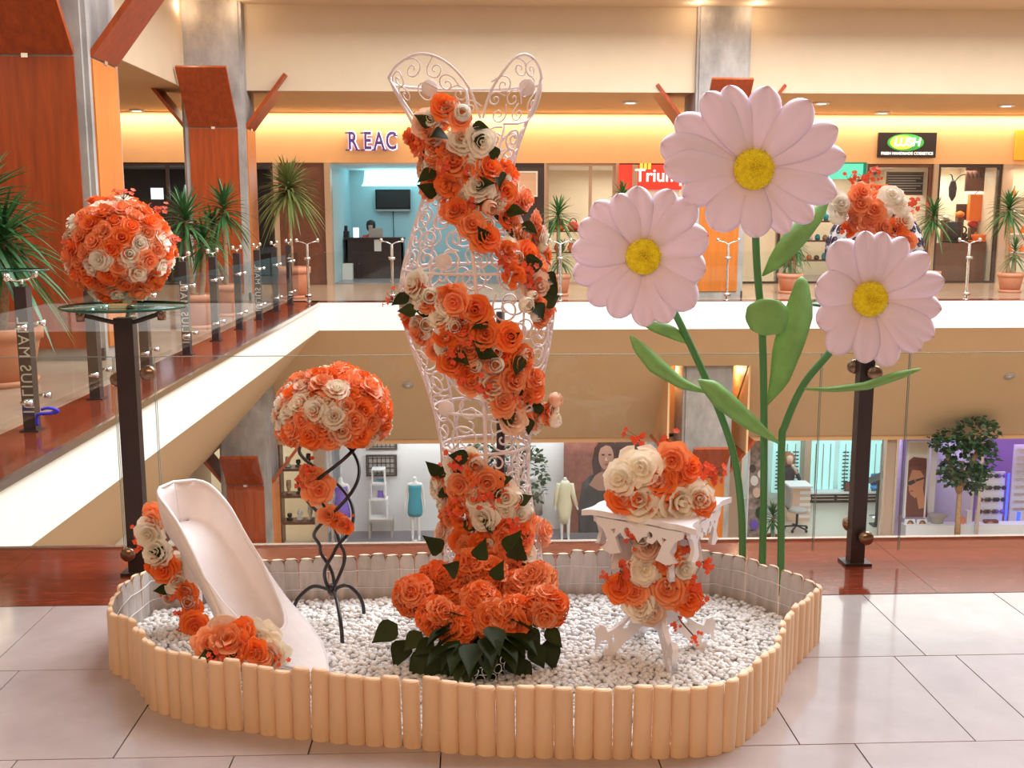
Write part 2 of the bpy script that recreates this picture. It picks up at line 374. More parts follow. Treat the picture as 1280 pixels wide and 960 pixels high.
column('lower storey timber clad column beside the dress shop shelves', -5.05, -4.02, 20.4, 21.4, ZL, -.6, -3.72, .85, 'flr', 'lower timber clad columns')
column('lower storey timber clad column standing in the lit niche', 4.30, 5.36, 20.75, 21.75, ZL, -1.3, -3.7, .85, 'flr', 'lower timber clad columns', ('cherry_light', 'cherry_light'))
for x in (NX0+.15, NX1-.15): point('niche_lamp', (x, 21.6, -1.6), 14, WARM, .06)
for (x, y) in ((-5.3, 20.2), (-4.3, 20.2), (4.3, 20.35), (5.4, 20.35)): point('column_uplight', (x, y-.12, UZ-.15), 7, WARM2, .05)
# ================================================================== THE DISPLAY: log border, pebbles
rim = [(130, 754), (130, 766), (152, 776), (166, 790), (180, 807), (206, 816), (230, 824), (256, 828), (297, 832), (337, 838), (380, 842), (427, 846), (470, 849), (512, 851), (557, 856), (620, 860), (745, 863), (872, 861), (910, 856), (930, 849), (942, 841), (960, 827), (977, 807), (985, 792), (990, 777), (1000, 762), (1012, 752), (1020, 744), (1031, 730), (1013, 722), (985, 712), (960, 703), (935, 696), (890, 688), (765, 687), (600, 688), (482, 691), (420, 693), (320, 696), (235, 700), (185, 706), (166, 717), (151, 727), (139, 740)]
LH = .226
outl = [atz(px, py, LH) for px, py in rim]; outl = [Vector((p.x, p.y, 0)) for p in outl]
fine = smoothpoly(outl, 8)
def resample(P, step):
    n = len(P); L = sum((P[(i+1) % n]-P[i]).length for i in range(n)); k = round(L/step); step = L/k
    out = []; acc = 0; need = 0
    for i in range(n):
        a, b = P[i], P[(i+1) % n]; d = (b-a).length
        while need <= acc+d and len(out) < k: out.append(a+(b-a)*((need-acc)/max(d, 1e-9))); need += step
        acc += d
    return out
logpts = resample(fine, .0585)
cen = sum(logpts, Vector())/len(logpts)
bord = empty('log_border', (cen.x, cen.y, 0), 'low cream border of upright half logs around the pebble bed', 'border')
# half log: round face outwards (+x), weathered flat face inwards
def half_log(h, w=.0288, dpt=.020):
    a = MB(); n = 8; prof = []
    for i in range(n+1):
        t = PI*i/n-PI/2; prof.append((dpt*math.cos(t), w*math.sin(t)))
    zs = [(0, 1), (h*.5, 1), (h-.012, 1), (h-.004, .93), (h, .75)]
    vs = [(x*k-.008, y*k, z) for z, k in zs for x, y in prof]; N = n+1
    a.smooth = True
    for r in range(len(zs)-1):
        a.add(vs[r*N:(r+2)*N], [(i, i+1, N+i+1, N+i) for i in range(n)])
    a.smooth = False
    a.add(vs[-N:], [tuple(range(N))]); a.add(vs[:N], [tuple(range(N-1, -1, -1))])
    a.cur = 1
    fl_ = [(-.008, -w, 0), (-.008, w, 0), (-.008, w, h-.022), (-.008, w*.75, h-.006), (-.008, w*.35, h), (-.008, -w*.35, h), (-.008, -w*.75, h-.006), (-.008, -w, h-.022)]
    a.add(fl_, [tuple(range(7, -1, -1))])
    return a.mesh('log', ['log_cream_warmlit', 'log_inner'])
logs = [half_log(LH+d) for d in (-.007, -.002, .002, .007)]
for i, p in enumerate(logpts):
    a, b = logpts[i-1], logpts[(i+1) % len(logpts)]; t = (b-a).normalized(); nrm = Vector((t.y, -t.x, 0))
    if nrm.dot(p-cen) < 0: nrm = -nrm
    o = link('log', logs[R.randrange(4)], bord, p-nrm*.022-Vector((cen.x, cen.y, 0)))
    o.rotation_euler = (R.uniform(-.02, .02), R.uniform(-.02, .02), math.atan2(nrm.y, nrm.x)+R.uniform(-.08, .08))
for z in (.09, .165):
    a = MB(); ring = []
    for i, p in enumerate(logpts):
        q, b = logpts[i-1], logpts[(i+1) % len(logpts)]; t = (b-q).normalized(); nrm = Vector((t.y, -t.x, 0))
        if nrm.dot(p-cen) < 0: nrm = -nrm
        ring.append(p-nrm*.0335+Vector((0, 0, z+R.uniform(-.004, .004))))
    a.tube(ring, .0016, 4, closed=True); part('binding_wire', a, 'white_paint', bord)
# pebbles
def inside(x, y, P):
    c = False; n = len(P)
    for i in range(n):
        a, b = P[i], P[i-1]
        if (a.y > y) != (b.y > y) and x < (b.x-a.x)*(y-a.y)/(b.y-a.y)+a.x: c = not c
    return c
def inset(P, d):
    out = []
    for i, p in enumerate(P):
        a, b = P[i-1], P[(i+1) % len(P)]; t = (b-a).normalized(); nrm = Vector((t.y, -t.x, 0))
        if nrm.dot(p-cen) < 0: nrm = -nrm
        out.append(p-nrm*d)
    return out
inn = inset(logpts, .036); inn2 = inset(logpts, .05)
PZ = .045
bm = bmesh.new(); bmesh.ops.create_icosphere(bm, subdivisions=1, radius=1); iv = [v.co.copy() for v in bm.verts]; ifc = [tuple(v.index for v in f.verts) for f in bm.faces]; bm.free()
m = MB(); m.smooth = True
gx = .0205
xs = [p.x for p in inn]; ys = [p.y for p in inn]
y = min(ys); r_ = 0
while y < max(ys):
    x = min(xs)+(gx/2 if r_ % 2 else 0)
    while x < max(xs):
        X, Y = x+R.uniform(-.006, .006), y+R.uniform(-.006, .006)
        if inside(X, Y, inn2):
            s_ = R.uniform(.0092, .0138); M_ = Matrix.LocRotScale(Vector((X, Y, PZ+R.uniform(-.006, .006))), Euler((R.uniform(-.5, .5), R.uniform(-.5, .5), R.uniform(0, PI))), Vector((s_*1.35, s_, s_*.72)))
            m.add([M_ @ v for v in iv], ifc)
        x += gx
    y += gx*.87; r_ += 1
m.smooth = False
peb = tag(link('pebbles', m.mesh('pebbles', 'pebble')), 'bed of small white pebbles inside the log border', 'pebbles', None, 'stuff')
m = MB(); m.add([(p.x, p.y, PZ-.012) for p in inn]+[(p.x, p.y, .001) for p in inn], [tuple(range(len(inn))), tuple(range(2*len(inn)-1, len(inn)-1, -1))]+[(i, (i+1) % len(inn), len(inn)+(i+1) % len(inn), len(inn)+i) for i in range(len(inn))])
o = part('pebble_bedding', m, 'pebble', peb); o['kind'] = 'stuff'
# ---------------------------------------------------------------- artificial flowers
def petal(mb, th0, half, prof, rf, nu=4, nv=4, notch=.22):
    ph = R.uniform(0, 6.28); am = rf
    def fn(u_, v_):
        u = u_*2-1; v = v_*(1-notch*u*u)
        k = v*(len(prof)-1); i = min(int(k), len(prof)-2); t = k-i
        r = prof[i][0]*(1-t)+prof[i+1][0]*t; z = prof[i][1]*(1-t)+prof[i+1][1]*t
        a = th0+u*half*(.55+.45*v)*(1 if v < .8 else 1-.6*(v-.8))
        z += am*math.sin(u*4.5+ph)*v*v; r += am*.6*math.cos(u*3.7+ph*2)*v*v
        return Vector((r*math.cos(a), r*math.sin(a), z))
    mb.grid(fn, nu, nv)
def rose_mesh(name, mt, seed, openness=1.0):
    R.seed(seed); a = MB(); ph = R.uniform(0, 6)
    layers = [(3, [(.02, -.2), (.13, .12), (.15, .34), (.10, .46)], 1.5), (4, [(.03, -.2), (.27, .08), (.32, .34), (.37, .42)], 1.45), (5, [(.05, -.25), (.42, .0), (.54, .24), (.66, .26)], 1.4),
              (5, [(.05, -.3), (.55, -.16), (.76, .08), (.90, .05)], 1.35), (6, [(.05, -.35), (.6, -.32), (.90, -.12), (1.06, -.24)], 1.25)]
    for k, (n, prof, wd) in enumerate(layers):
        for i in range(n):
            pr = [(r*(1+.1*R.uniform(-1, 1)), z+.05*R.uniform(-1, 1)) for r, z in prof]
            petal(a, ph+2*PI*i/n+R.uniform(-.15, .15), PI/n*wd, pr, .025+.02*k)
        ph += 1.1
    return a.mesh(name, mt)
def ruffle_mesh(name, mt, seed):
    R.seed(seed); a = MB()
    for i in range(34):
        t = R.uniform(0, 2*PI); s = R.uniform(.1, 1); rr = s*.85; h = .35*math.sqrt(max(0, 1-s*s))
        petal(a, t, R.uniform(.25, .6)/max(.4, s), [(rr*.3, -.3), (rr*.75, h*.5-.05), (rr, h), (rr+R.uniform(.05, .18), h+R.uniform(-.05, .16))], .07, 3, 3)
    return a.mesh(name, mt)
def bud_mesh(name, mt, seed):
    R.seed(seed); a = MB()
    for k, (n, s) in enumerate(((3, .7), (4, 1.0))):
        for i in range(n):
            petal(a, k*.7+2*PI*i/n, PI/n*1.5, [(.05*s, -.6), (.55*s, -.25), (.62*s, .2), (.34*s+.1*k, .62-.12*k)], .04)
    return a.mesh(name, mt)
def spray_mesh(name, mt, seed):
    R.seed(seed); a = MB()
    for i in range(9):
        t = R.uniform(0, 2*PI); d = R.uniform(.15, .95); c = Vector((d*math.cos(t), d*math.sin(t), R.uniform(.05, .55))); q = Vector((c.x*.6, c.y*.6, 1)).to_track_quat('Z', 'Y').to_matrix()
        a.cur = 1; a.tube([(0, 0, -.5), c*.55+Vector((0, 0, -.1)), c], .022, 3); a.cur = 0
        for k in range(5):
            an = 2*PI*k/5+t; dr = Vector((math.cos(an), math.sin(an), .25)); sd = Vector((-math.sin(an), math.cos(an), 0))
            L_ = R.uniform(.22, .30)
            a.add([c+q@Vector((0, 0, 0)), c+q@(dr*L_*.6+sd*L_*.42), c+q@(dr*L_+Vector((0, 0, -.03))), c+q@(dr*L_*.6-sd*L_*.42)], [(0, 1, 2, 3)])
    return a.mesh(name, [mt, 'stem_dark'])
def leaf_mesh(name, mt, wid=.42, bend=.25, fold=.12, n=6):
    a = MB()
    def fn(u_, v_):
        u = u_*2-1; w = wid*max(0, math.sin(PI*v_**.72))**1.15*(1-.3*v_)
        return Vector((u*w, v_, abs(u)*fold*math.sin(PI*v_)-bend*v_*v_))
    a.grid(fn, 2, n); return a.mesh(name, mt)
FL = {}
for i in range(3):
    FL['o%d' % i] = rose_mesh('rose', 'rose_orange', 11+i); FL['k%d' % i] = rose_mesh('rose', 'rose_coral', 21+i)
    FL['c%d' % i] = rose_mesh('rose', 'rose_cream', 31+i)
FL['p0'] = rose_mesh('rose', 'rose_peach', 41); FL['r0'] = ruffle_mesh('ruffled_blossom', 'rose_coral', 51); FL['r1'] = ruffle_mesh('ruffled_blossom', 'rose_orange', 52); FL['rc'] = ruffle_mesh('ruffled_blossom', 'rose_cream', 53)
FL['b0'] = bud_mesh('rosebud', 'rose_cream', 61); FL['b1'] = bud_mesh('rosebud', 'rose_peach', 62); FL['s0'] = spray_mesh('blossom_spray', 'spray_red', 71); FL['s1'] = spray_mesh('blossom_spray', 'spray_red', 72)
FL['l0'] = leaf_mesh('leaf', 'leaf_dark'); FL['l1'] = leaf_mesh('leaf', 'leaf_dark', .36, .1, .2)
R.seed(99)
def flower(kind, parent, p, nrm, s, spin=None):
    """p in world coordinates"""
    nrm = Vector(nrm).normalized(); nm = {'o': 'rose', 'k': 'rose', 'c': 'rose', 'p': 'rose', 'r': 'ruffled_blossom', 'b': 'rosebud', 's': 'blossom_spray', 'l': 'leaf'}[kind[0]]
    o = link(nm, FL[kind], parent)
    q = nrm.to_track_quat('Z', 'Y').to_matrix() @ Matrix.Rotation(R.uniform(0, 6.28) if spin is None else spin, 3, 'Z')
    o.matrix_local = Matrix.LocRotScale(Vector(p)-wpos(parent), q.to_euler(), Vector((s, s, s))); return o
def leafat(parent, p, d, s, up=(0, 0, 1)):
    d = Vector(d).normalized(); z = (Vector(up)-d*Vector(up).dot(d)).normalized(); x = d.cross(z)
    M_ = Matrix((x, d, z)).transposed(); o = link('leaf', FL[R.choice(('l0', 'l1'))], parent)
    o.matrix_local = Matrix.LocRotScale(Vector(p)-wpos(parent), M_.to_euler(), Vector((s, s, s))); return o
def pick(w):   # weighted kinds
    t = R.random()*sum(w.values())
    for k, v in w.items():
        t -= v
        if t <= 0: break
    return {'o': 'o%d' % R.randrange(3), 'k': 'k%d' % R.randrange(3), 'c': 'c%d' % R.randrange(3), 'p': 'p0', 'r': R.choice(('r0', 'r1')), 'b': R.choice(('b0', 'b0', 'b1')), 's': R.choice(('s0', 's1')), 'x': 'rc'}[k]
def dome(parent, c, rad, n, w, size, zmin=-1, sq=1, jit=.012):
    """flowers over a ball or dome"""
    c = Vector(c); g = PI*(3-5**.5)
    for i in range(n):
        z = 1-(i+.5)*(1-zmin)/n; r = math.sqrt(1-z*z); a = g*i
        d = Vector((r*math.cos(a), r*math.sin(a), z)); p = c+Vector((d.x*rad, d.y*rad, d.z*rad*sq))
        nn = (d+Vector((R.uniform(-.2, .2), R.uniform(-.2, .2), R.uniform(-.1, .2))))
        k = pick(w); flower(k, parent, p+d*R.uniform(-jit, jit), nn, size*R.uniform(.88, 1.12)*(.8 if k[0] in 'b' else 1))
def core(parent, c, rad, sq=1, name='foam_core'):
    a = MB(); n = 10; a.lathe([(max(.001, rad*math.sin(PI*i/n)), -rad*sq*math.cos(PI*i/n)) for i in range(n+1)], 16, c); part(name, a, 'leaf_dark', parent)
# ---------------------------------------------------------------- wire dress form
DY = 3.86
cont = [(88, 489, 676), (100, 487, 677), (130, 503, 668), (160, 519, 655), (190, 528, 645), (215, 533, 640), (250, 529, 641), (290, 516, 657), (335, 504, 681), (370, 499, 692), (400, 504, 691), (440, 517, 685), (480, 533, 676), (520, 545, 666), (555, 552, 661), (600, 554, 660), (640, 556, 666), (680, 557, 674), (730, 556, 680), (775, 552, 684)]
prof = []
for y, a_, b_ in cont:
    A, B = at(a_, y, DY), at(b_, y, DY); prof.append((-(A.z), (A.x+B.x)/2, (B.x-A.x)/2))
prof.sort()   # keyed by -z
def dress(z): c, a = lerp_table(prof, -z); return c, a
ZT = -prof[0][0]; ZB = .05
def dsurf(ph, z, off=0):   # ph 0 = front, +90deg = right
    c, a = dress(z); b = a*.66
    return Vector((c+(a+off)*math.sin(ph), DY-(b+off)*math.cos(ph), z))
df = empty('wire_dress_form', (dress(.1)[0], DY, ZB), 'tall white wire dress form of curled scrolls standing in the pebbles', 'dress form')
zz = lambda y: at(600, y, DY).z
# side, front and back verticals
for ph, z1, r, nm in ((PI/2, zz(98), .0075, 'side_wire'), (-PI/2, zz(98), .0075, 'side_wire'), (0, zz(152), .008, 'centre_wire'), (PI, zz(104), .007, 'back_wire'), (PI*.78, zz(150), .005, 'back_wire'), (-PI*.78, zz(150), .005, 'back_wire')):
    a = MB(); n = 50; a.tube([dsurf(ph, ZB+(z1-ZB)*i/n) for i in range(n+1)], r, 6); part(nm, a, 'wire_white', df)
for y in (336, 508, 556, 735):
    a = MB(); a.tube([dsurf(2*PI*i/40, zz(y)+.012*math.cos(2*PI*i/40)*(-1)) for i in range(40)], .006, 6, closed=True); part('hoop', a, 'wire_white', df)
a = MB(); a.tube([dsurf(PI/2+PI*i/24, zz(105)) for i in range(25)], .0055, 6); part('back_rim', a, 'wire_white', df)
# scalloped bust cups: rim arches given on the front of the form
def onfront(px, py, f=1.0):
    p = at(px, py, DY); c, a = dress(p.z); t = max(-1, min(1, (p.x-c)/a)); ph = math.asin(t)*f; q = dsurf(ph, p.z); return Vector((p.x, q.y, p.z))
cupL = [(486, 97), (497, 86), (515, 77), (533, 75.5), (552, 82), (570, 96), (585, 115), (594, 135), (600, 152)]
cupR = [(603, 152), (608, 132), (616, 114), (628, 96), (641, 80), (654, 74), (666, 78), (674, 89), (677, 100)]
for cp in (cupL, cupR):
    a = MB(); a.tube(smoothpoly([onfront(*p) for p in cp], 4, False), .005, 6); part('cup_rim', a, 'wire_white', df)
a = MB(); a.tube(smoothpoly([onfront(*p) for p in [(486, 98), (497, 116), (513, 140), (530, 165)]], 4, False), .0045, 6); part('cup_rim', a, 'wire_white', df)
a = MB(); a.tube(smoothpoly([onfront(*p) for p in [(677, 100), (674, 124), (664, 146), (648, 156), (628, 158)]], 4, False), .0045, 6); part('cup_rim', a, 'wire_white', df)
def spiral_uv(cu, cv, r, turns, a0, hand, tail=0):
    pts = []; n = int(14*turns)+4
    for i in range(n+1):
        t = i/n; rr = r*(1-.86*t); a = a0+hand*turns*2*PI*t; pts.append((cu+rr*math.cos(a), cv+rr*math.sin(a)))
    if tail:
        a = a0; p0 = pts[0]; pts = [(p0[0]+hand*tail*k*math.sin(a), p0[1]-hand*tail*k*math.cos(a)) for k in (1, .66, .33)]+pts
    return pts
def scroll_on_form(phc, zc, r, turns, a0, hand, wr=.0036, tail=0):
    c, A = dress(zc); b = A*.66
    arc = math.sqrt((A*math.cos(phc))**2+(b*math.sin(phc))**2)   # metres per radian
    a = MB(); a.tube([dsurf(phc+u/arc, zc+v) for u, v in spiral_uv(0, 0, r, turns, a0, hand, tail)], wr, 5); part('scroll', a, 'wire_white', df)
R.seed(5)
# cup scrolls (upright curls inside the two arches)
for px, py, rp, a0, hd in [(518, 93, 10, 1.6, -1), (546, 95, 9, 2.6, 1), (500, 104, 9, 2.4, -1), (560, 112, 9, 0.5, 1), (575, 124, 8, 2.0, -1), (535, 122, 10, 1, 1), (508, 122, 9, 3, -1), (588, 140, 7, 1, 1), (648, 92, 9, 1.5, -1), (662, 92, 8, 2, 1), (628, 113, 9, 2.2, -1), (640, 128, 9, .4, 1), (660, 112, 8, 1.2, -1), (664, 132, 8, 2.5, 1), (618, 130, 7, 1.2, 1), (622, 148, 8, .3, -1), (646, 146, 7, 2.8, 1), (655, 120, 6, 1, 1)]:
    p = onfront(px, py); c, a_ = dress(p.z); ph = math.asin(max(-.97, min(.97, (p.x-c)/a_)))
    scroll_on_form(ph, p.z, rp*1.22*DY/F, 1.35, a0, hd, .0026, .03)
for px, py in ((539, 116), (657, 113), (556, 325), (558, 505)):     # flat round plates welded in the scrolls
    p = onfront(px, py); n_ = Vector((0, -1, .05)); a = MB(); Mx = n_.to_track_quat('Z', 'Y').to_matrix(); a.lathe([(.028, -.002), (.029, 0), (.028, .002)], 18, p, M=Mx); part('disc_plate', a, 'wire_white', df)
# body scrolls: three belts, front and back
z = zz(175); k = 0
while z > .12:
    c, A = dress(z); r = .042 if z > zz(345) else (.058 if z > zz(540) else .040)
    per = 2*PI*A*.84; n = max(6, int(per/(2*r*.92)))
    for i in range(n):
        ph = 2*PI*(i+.5*(k % 2))/n-PI+R.uniform(-.08, .08)
        scroll_on_form(ph, z+R.uniform(-.008, .008), r*R.uniform(.86, 1.12), R.choice((1.1, 1.35, 1.7)), R.uniform(0, 6.28), R.choice((-1, 1)), .0046 if r < .04 else .0040, r*.6)
    z -= r*1.68; k += 1
a = MB(); a.tube([(dress(.3)[0]+.03, DY+.02, ZB), (dress(.3)[0]+.03, DY+.02, 1.25)], .016, 8); part('inner_pole', a, 'post_dark', df)
a = MB(); a.lathe([(.15, 0), (.15, .012), (.03, .02)], 20, (dress(.3)[0]+.03, DY+.02, ZB-.005)); part('base_plate', a, 'wire_white', df)
# ---------------------------------------------------------------- rose garlands wound round the form
def garland(name, label, path, n_big, seed, kinds):
    R.seed(seed); P = []
    big = []
    p0 = onfront(path[len(path)//2][0], path[len(path)//2][1]); e = empty(name, (p0.x, p0.y, onfront(path[-1][0], path[-1][1]).z), label, 'garland', 'rose garlands on the dress form')
    L_ = [0]
    for a, b in zip(path, path[1:]): L_.append(L_[-1]+math.hypot(b[0]-a[0], b[1]-a[1]))
    def sample():
        t = R.random()*L_[-1]; i = 0
        while L_[i+1] < t: i += 1
        f = (t-L_[i])/(L_[i+1]-L_[i]); a, b = path[i], path[i+1]
        x = a[0]+(b[0]-a[0])*f; y = a[1]+(b[1]-a[1])*f; w = a[2]+(b[2]-a[2])*f
        dx, dy = b[0]-a[0], b[1]-a[1]; d = math.hypot(dx, dy); o = R.uniform(-1, 1)
        return x-dy/d*w*o, y+dx/d*w*o, abs(o)
    def place(kind, px, py, s, lift):
        q = onfront(px, py); c, A = dress(q.z); t = max(-.98, min(.98, (q.x-c)/A)); ph = math.asin(t); b = A*.66
        nrm = Vector((math.sin(ph)/A, -math.cos(ph)/b, 0)).normalized()
        ov = (q.x-c)/A
        pos = Vector((q.x, q.y, q.z))+nrm*lift
        pos = at(px, py, pos.y); nn = nrm+Vector((R.uniform(-.35, .35), R.uniform(-.3, 0), R.uniform(-.25, .45)))
        return flower(kind, e, pos, nn, s)
    tries = 0
    while len(P) < n_big and tries < 4000:
        tries += 1; x, y, o = sample(); md = 24 if len(P) < n_big*.6 else 16
        if all(math.hypot(x-q[0], y-q[1]) > md for q in P):
            P.append((x, y)); k = pick(kinds); place(k, x, y, {'b': .05, 'r': .055, 'x': .055, 's': .052}.get(k[0], R.uniform(.05, .062)), R.uniform(.035, .07))
    for i in range(int(n_big*1.3)):       # small filler blossom between the roses
        x, y, o = sample(); place(R.choice(('r0', 'r1', 'o1', 'c1', 'k1', 'k0', 'b0')), x, y, R.uniform(.034, .046), R.uniform(.02, .055))
    for i in range(int(n_big*.28)):
        x, y, o = sample(); q = onfront(x, y); leafat(e, at(x, y, q.y-.05), (R.uniform(-1, 1), R.uniform(-.6, .1), R.uniform(-.6, .6)), R.uniform(.06, .085), (0, -1, .4))
    for i in range(8):
        t = R.choice((-1, 1)); x, y, o = sample(); place(R.choice(('s0', 's1')), x+t*R.uniform(4, 16), y+R.uniform(-6, 10), .05, .05)
    # flexible backing that carries the flowers
    a = MB(); a.tube([onfront(x, y)+Vector((0, .004, 0)) for x, y, w in path], [.016]*len(path), 8); part('backing', a, 'leaf_dark', e)
    return e
KIN = {'o': 4.0, 'k': 2.6, 'c': 2.4, 'p': .5, 'r': 1.5, 'b': 1.5, 's': .25}
garland('rose_garland', 'orange and cream rose garland across the bust of the dress form', [(526, 146, 26), (556, 176, 46), (580, 214, 52), (608, 252, 46), (640, 290, 38), (661, 326, 29), (672, 362, 21), (675, 398, 12)], 78, 3, KIN)
garland('rose_garland', 'orange and cream rose garland around the hips of the dress form', [(507, 366, 16), (530, 386, 34), (570, 414, 38), (610, 446, 38), (645, 482, 36), (672, 512, 27), (686, 530, 12)], 54, 4, KIN)
garland('rose_garland', 'orange and cream rose garland low on the dress form above the big bouquet', [(562, 580, 28), (578, 612, 42), (596, 645, 50), (625, 672, 52), (660, 695, 42)], 56, 6, KIN)
# ---------------------------------------------------------------- big orange rose bouquet in a ring-mesh pot
R.seed(12)
c0 = atz(600, 838, PZ); bq = empty('rose_bouquet', (c0.x, c0.y, PZ), 'big bouquet of bright orange roses with dark leaves on the pebbles', 'bouquet')
a = MB(); a.lathe([(.085, 0), (.095, .06), (.10, .10)], 20, (c0.x, c0.y, PZ), capt=False); part('inner_pot', a, 'leaf_dark', bq)
for j in range(3):
    for i in range(16):
        t = 2*PI*(i+.5*(j % 2))/16; rr = .103+.004*j; c_ = Vector((c0.x+rr*math.cos(t), c0.y+rr*math.sin(t), PZ+.016+.03*j)); tx = Vector((-math.sin(t), math.cos(t), 0))
        a = MB(); a.tube([c_+tx*.016*math.cos(2*PI*k/9)+Vector((0, 0, .016*math.sin(2*PI*k/9))) for k in range(9)], .003, 4, closed=True); part('pot_ring', a, 'chrome', bq)
heads = [(517, 745, .085), (545, 770, .08), (572, 735, .075), (572, 785, .085), (612, 720, .08), (650, 735, .08), (618, 775, .09), (683, 758, .09), (672, 725, .075), (545, 725, .075), (590, 710, .075), (645, 770, .085), (600, 750, .08)]
for px, py, r in heads:
    yy = 3.42 if py > 755 else (3.5 if py > 735 else 3.6)
    c_ = at(px, py, yy)
    a = MB(); a.tube([(c0.x, c0.y, PZ+.02), Vector((c_.x*.6+c0.x*.4, c_.y*.5+c0.y*.5, c_.z-.12)), c_], .004, 5); part('stem', a, 'daisy_stem', bq)
    n = 9
    for i in range(n):
        z_ = 1-(i+.5)*1.75/n; rr = math.sqrt(max(0, 1-z_*z_)); an = PI*(3-5**.5)*i+px
        d = Vector((rr*math.cos(an), z_*-.75-.1+rr*.0, rr*math.sin(an)+.15)); d.normalize()
        flower(R.choice(('o0', 'o1', 'o2', 'k0')), bq, c_+d*r*.62, d+Vector((R.uniform(-.2, .2), -.1, R.uniform(-.1, .2))), R.uniform(.048, .06))
for px, py, yy in [(500, 800, 3.5), (490, 780, 3.5), (530, 815, 3.4), (545, 825, 3.38), (560, 815, 3.4), (590, 830, 3.37), (610, 820, 3.37), (625, 835, 3.37), (640, 815, 3.38), (655, 825, 3.38), (672, 805, 3.4), (690, 800, 3.45), (665, 785, 3.38), (580, 815, 3.38), (605, 838, 3.38), (520, 790, 3.42), (690, 785, 3.42), (605, 700, 3.42), (625, 725, 3.42), (652, 700, 3.42), (565, 715, 3.42), (545, 690, 3.45), (640, 690, 3.5), (535, 800, 3.4), (650, 805, 3.38), (615, 805, 3.38), (570, 830, 3.38)]:
    p = at(px, py, yy); q = Vector((p.x-c0.x, -.35, p.z-.30)); up = py < 740
    leafat(bq, p-Vector((q.x, 0, 0)).normalized()*.02, Vector((q.x*1.5+R.uniform(-.3, .3), -.3, R.uniform(.2, .9) if up else R.uniform(-.9, -.2))), R.uniform(.085, .12), (0, -1, .5))
for i in range(30):
    t = 2*PI*i/30+R.uniform(-.1, .1); rr = R.uniform(.05, .10); d = Vector((math.cos(t), math.sin(t), 0))
    leafat(bq, Vector((c0.x, c0.y, .0))+d*rr+Vector((0, -.06, R.uniform(.17, .26))), d*.9+Vector((0, -.25, R.uniform(-.75, -.1))), R.uniform(.10, .14), d+Vector((0, 0, .8)))
# ---------------------------------------------------------------- black wire stand with a rose dome
R.seed(21)
SY = 3.90
hub = at(415, 737, SY); f1 = atz(367, 772, PZ); f2 = atz(428, 806, PZ); f3 = atz(455, 769, PZ)
ws = empty('wire_stand', (hub.x, hub.y, PZ), 'black wrought wire stand of twisted rods on three curved legs', 'stand')
for fpt in (f1, f2, f3):
    d = fpt-hub; a = MB(); a.tube(smoothpoly([hub+Vector((0, 0, -.004)), hub+Vector((d.x*.45, d.y*.45, .012)), hub+Vector((d.x*.8, d.y*.8, -.028)), hub+Vector((d.x*.97, d.y*.97, -.075)), fpt+Vector((0, 0, -.005))], 6, False), .0075, 7); part('leg', a, 'wire_black', ws)
ztop = at(415, 548, SY).z
for k in range(3):
    pts = []
    for i in range(61):
        t = i/60; r = .012+.062*min(1, t*3.2)+.050*max(0, (t-.35)/.65); r *= 1-.35*math.exp(-((t-.30)/.06)**2)
        an = -1.1+k*2*PI/3+2*PI*1.12*t; pts.append((hub.x+.012*t+r*math.cos(an), hub.y+r*math.sin(an), hub.z+(ztop-hub.z)*t))
    a = MB(); a.tube(pts, .0068, 7); part('twisted_rod', a, 'wire_black', ws)
a = MB(); a.lathe([(.014, -.02), (.02, -.005), (.016, .02)], 10, hub); part('hub', a, 'wire_black', ws)
dc = at(417, 519, SY); rd = empty('rose_dome', (dc.x, dc.y, dc.z-.06), 'dome of orange and cream roses on the black wire stand', 'flower arrangement')
core(rd, (dc.x, dc.y, dc.z+.02), .165, .7)
dome(rd, (dc.x, dc.y, dc.z+.0), .20, 96, {'o': 4.4, 'k': 2.3, 'c': 3, 'p': .6}, .058, -.36, .88)
R.seed(22)
g0 = at(394, 612, SY-.09); rg = empty('rose_trail', g0, 'short trail of orange roses hanging on the black wire stand', 'garland')
for px, py, k, s in [(398, 612, 'k0', .062), (390, 600, 'k1', .05), (384, 592, 'r0', .045), (378, 600, 's0', .045), (410, 643, 'k2', .04), (420, 650, 'o1', .034), (428, 656, 'k0', .035), (438, 653, 's1', .03), (434, 660, 'o0', .026), (388, 585, 's1', .04)]:
    p = at(px, py, SY-.095); flower(k, rg, p, (R.uniform(-.3, .3), -1, R.uniform(0, .4)), s)
a = MB(); a.tube([at(380, 588, SY-.08), at(394, 612, SY-.08), at(412, 645, SY-.085), at(436, 655, SY-.085)], .006, 5); part('stem', a, 'leaf_dark', rg)
# ---------------------------------------------------------------- giant white high-heeled shoe
hp = at(222, 604, 3.88); tp = Vector((atz(408, 846, .07).x, atz(408, 846, .07).y, 0))
e1 = Vector((tp.x-hp.x, tp.y-hp.y, 0)); SL = e1.length; e1.normalize(); e2 = Vector((-e1.y, e1.x, 0)); hb = Vector((hp.x, hp.y, 0))
sole = [(0, hp.z-.155), (.08, hp.z-.165), (.2, hp.z-.225), (.35, hp.z-.34), (.5, .145), (.6, .085), (.7, .060), (.8, .052), (1, .052)]
wid = [(0, .0), (.008, .04), (.02, .064), (.05, .092), (.10, .108), (.16, .115), (.3, .115), (.45, .125), (.6, .142), (.7, .140), (.8, .116), (.9, .070), (.97, .026), (1, .004)]
hgt = [(0, .155), (.1, .150), (.25, .125), (.4, .112), (.55, .100), (.66, .088), (.8, .062), (.92, .042), (1, .02)]
def sm(tab, x):
    if tab is wid and x < .12: return .112*math.sqrt(max(0, 1-(1-x/.12)**2))
    return lerp_table(tab, x)[0]
